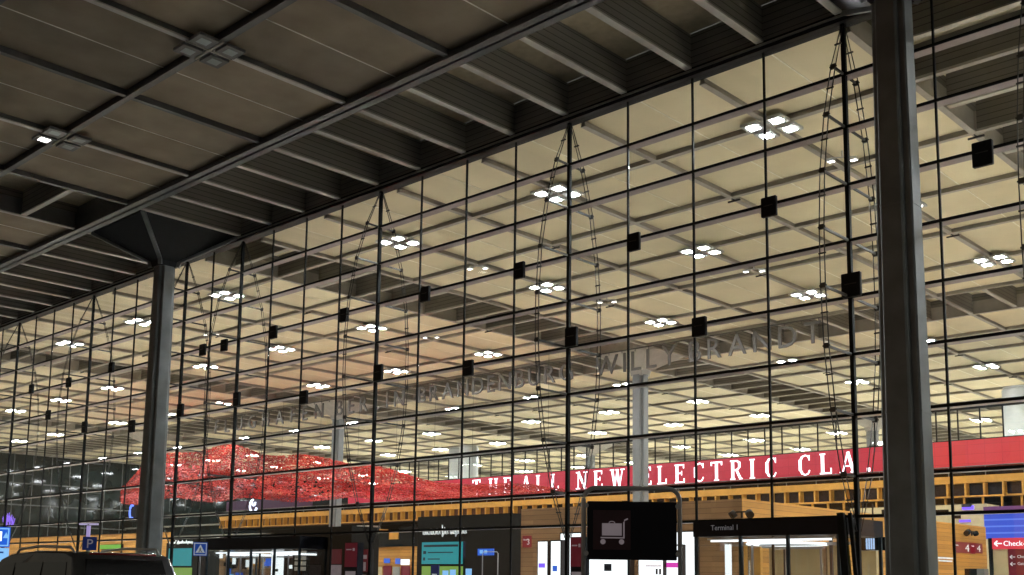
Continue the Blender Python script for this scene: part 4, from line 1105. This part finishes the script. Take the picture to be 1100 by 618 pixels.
for i, (x, y, m) in enumerate(((467, 607, 'signnavy'), (478, 613, 'cyanglow'), (486, 612, 'cyanglow'), (503, 611, 'cyanglow'))):
    c = at(x, y, 1.6)
    t = thing('poster_stand', ['navy poster stand in front of the lime screen', 'pale blue poster stand right of the navy stand', 'pale blue poster stand third from left below the teal screen', 'pale blue poster stand right of the lime screen'][i], 'poster stand', (c.x, 1.6, 0), 'poster stands before the charcoal shop')
    w = .55 if i == 0 else .34
    b = MB(); b.box(c.x-w/2, c.x+w/2, 1.6, 1.66, .25, c.z); b.done('board', M[m], t)
    b = MB(); b.box(c.x-w/2-.02, c.x+w/2+.02, 1.55, 1.72, 0, .248); b.done('foot', M['slate'], t)
    b = MB(); b.box(c.x-w*.3, c.x+w*.3, 1.585, 1.598, c.z-.5, c.z-.42); b.done('print', M['signwhite' if i == 0 else 'ink'], t)

# ------------------------------------------------------------------ black van
def make_van():
    c = atd(73, 605, 18.5)
    t = thing('black_van', 'black van with roof rails and tinted windows parked at lower left', 'van', (c.x, c.y, -.12), None, math.pi-.02)
    # local axes: +x forward (world -X), y to its left (world -Y side is +y after the turn)
    L_, Wd, Hh = 4.7, 1.88, 1.98
    prof = [(-2.32, .35), (-2.36, .75), (-2.34, 1.10), (-2.22, 1.55), (-2.02, 1.90), (-1.75, 1.965), (-.6, 1.985), (.45, 1.94), (.75, 1.88), (1.45, 1.28), (2.1, 1.10), (2.33, .85), (2.36, .45), (2.25, .3), (-2.2, .3)]
    def fn(u, v, w):
        s = 1.0 if v < 1.05 else 1.0-.16*((v-1.05)/.93)**1.3
        return (u, w*s*Wd/2, v)
    b = MB(); rings = []
    for w in (-1, -.93, -.5, 0, .5, .93, 1):
        rings.append([b.bm.verts.new(Vector(fn(u*(1 if abs(w) < .95 else .985), v-(.0 if abs(w) < .95 else .035) if v > 1.5 else v, w))) for u, v in prof])
    n = len(prof)
    for A, C in zip(rings, rings[1:]):
        for i in range(n):
            f = b.bm.faces.new((A[i], A[(i+1)%n], C[(i+1)%n], C[i])); f.smooth = True
    b.bm.faces.new(rings[0]); b.bm.faces.new(rings[-1][::-1])
    body = loc(b.done('body', M['carpaint'], t))
    def sidew(pts, nm, s):
        b = MB(); V = []
        for d in (.004, -.03):
            ring = []
            for u, v in pts:
                q = fn(u, v, s); ring.append(b.bm.verts.new((q[0], q[1]+s*d, q[2])))
            V.append(ring)
        k = len(pts)
        b.bm.faces.new(V[0]); b.bm.faces.new(V[1][::-1])
        for i in range(k): b.bm.faces.new((V[0][i], V[0][(i+1)%k], V[1][(i+1)%k], V[1][i]))
        return loc(b.done(nm, M['carglass'], t))
    for s in (-1, 1):
        sidew([(-2.02, 1.25), (-1.05, 1.22), (-1.05, 1.80), (-1.86, 1.80)], 'side_window', s)
        sidew([(-.98, 1.22), (.05, 1.20), (.05, 1.79), (-.98, 1.80)], 'side_window', s)
        sidew([(.12, 1.20), (1.28, 1.18), (.62, 1.74), (.12, 1.79)], 'side_window', s)
        b = MB(); b.tube([(-1.85, s*.70, 1.93), (-1.7, s*.71, 2.03), (-.6, s*.72, 2.055), (.25, s*.71, 2.02), (.45, s*.70, 1.92)], .022, 8); loc(b.done('roof_rail', M['railm'], t))
        b = MB(); b.bar((.95, s*.93, 1.18), (.93, s*1.12, 1.22), .14, .16); loc(b.done('wing_mirror', M['carpaint'], t))
        b = MB(); b.box(-2.345, -2.15, s*.72-.1, s*.72+.1, .95, 1.45); loc(b.done('tail_light', M['tail'], t))
        b = MB(); b.box(2.05, 2.30, s*.68-.16, s*.68+.16, .75, .95); loc(b.done('headlight', M['rim'], t))
        for u in (-1.45, 1.45):
            b = MB(); b.tube([(u, s*.74, .34), (u, s*.955, .34)], .34, 24); w_ = loc(b.done('wheel', M['rubber'], t))
            b = MB(); b.tube([(u, s*.90, .34), (u, s*.965, .34)], .21, 20); loc(b.done('rim', M['rim'], w_))
    b = MB()
    q = [(-2.245, -.72, 1.28), (-2.245, .72, 1.28), (-2.05, .62, 1.85), (-2.05, -.62, 1.85)]
    A = [b.bm.verts.new((x-.05, y, z)) for x, y, z in q]; C = [b.bm.verts.new((x+.05, y, z)) for x, y, z in q]
    b.bm.faces.new(A); b.bm.faces.new(C[::-1])
    for i in range(4): b.bm.faces.new((A[i], A[(i+1)%4], C[(i+1)%4], C[i]))
    loc(b.done('rear_window', M['carglass'], t))
    b = MB(); q = [(1.42, -.74, 1.30), (1.42, .74, 1.30), (.80, .64, 1.86), (.80, -.64, 1.86)]
    A = [b.bm.verts.new((x+.03, y, z+.02)) for x, y, z in q]; C = [b.bm.verts.new((x-.05, y, z-.03)) for x, y, z in q]
    b.bm.faces.new(A); b.bm.faces.new(C[::-1])
    for i in range(4): b.bm.faces.new((A[i], A[(i+1)%4], C[(i+1)%4], C[i]))
    loc(b.done('windscreen', M['carglass'], t))
    for s in (-1, 1):
        b = MB()
        for u in (-.9, .2): b.box(u, u+.22, s*.945-.012, s*.945+.012, 1.02, 1.06)
        loc(b.done('door_handle', M['railm'], t))
        b = MB(); P_ = [fn(u, 1.17, s) for u in (-2.1, -1, 0, 1.3)]; b.tube([(q_[0], q_[1]+s*.004, q_[2]) for q_ in P_], .014, 6); loc(b.done('chrome_strip', M['rim'], t))
    b = MB(); b.tube([(-2.02, -.55, 1.93), (-2.02, .55, 1.93)], .018, 6); loc(b.done('brake_light', M['tail'], t))
    b = MB(); b.box(-2.42, -2.30, -.8, .8, .38, .62); loc(b.done('rear_bumper', M['carpaint'], t, bevel=.03))
    return t
make_van()

# ------------------------------------------------------------------ night light
w = bpy.data.worlds.new('World'); sc.world = w; w.use_nodes = True
nt = w.node_tree; bg = nt.nodes['Background']
sky = nt.nodes.new('ShaderNodeTexSky'); sky.sky_type = 'NISHITA'; sky.sun_disc = False
sky.sun_elevation = math.radians(2); sky.sun_rotation = math.radians(200)
mixn = nt.nodes.new('ShaderNodeMixRGB'); mixn.inputs['Fac'].default_value = .85; mixn.inputs['Color2'].default_value = (.85, .78, .68, 1)
nt.links.new(sky.outputs[0], mixn.inputs['Color1']); nt.links.new(mixn.outputs[0], bg.inputs['Color'])
bg.inputs['Strength'].default_value = .125

sc.render.engine = 'CYCLES'
cy = sc.cycles
cy.max_bounces = 8; cy.diffuse_bounces = 4; cy.glossy_bounces = 3; cy.transmission_bounces = 4; cy.transparent_max_bounces = 24
cy.caustics_reflective = False; cy.caustics_refractive = False; cy.sample_clamp_indirect = 80
cy.use_denoising = True
try: cy.denoiser = 'OPENIMAGEDENOISE'
except Exception: pass
sc.view_settings.view_transform = 'Standard'; sc.view_settings.look = 'None'; sc.view_settings.gamma = 1; sc.view_settings.use_curve_mapping = False
sc.view_settings.exposure = 0.0
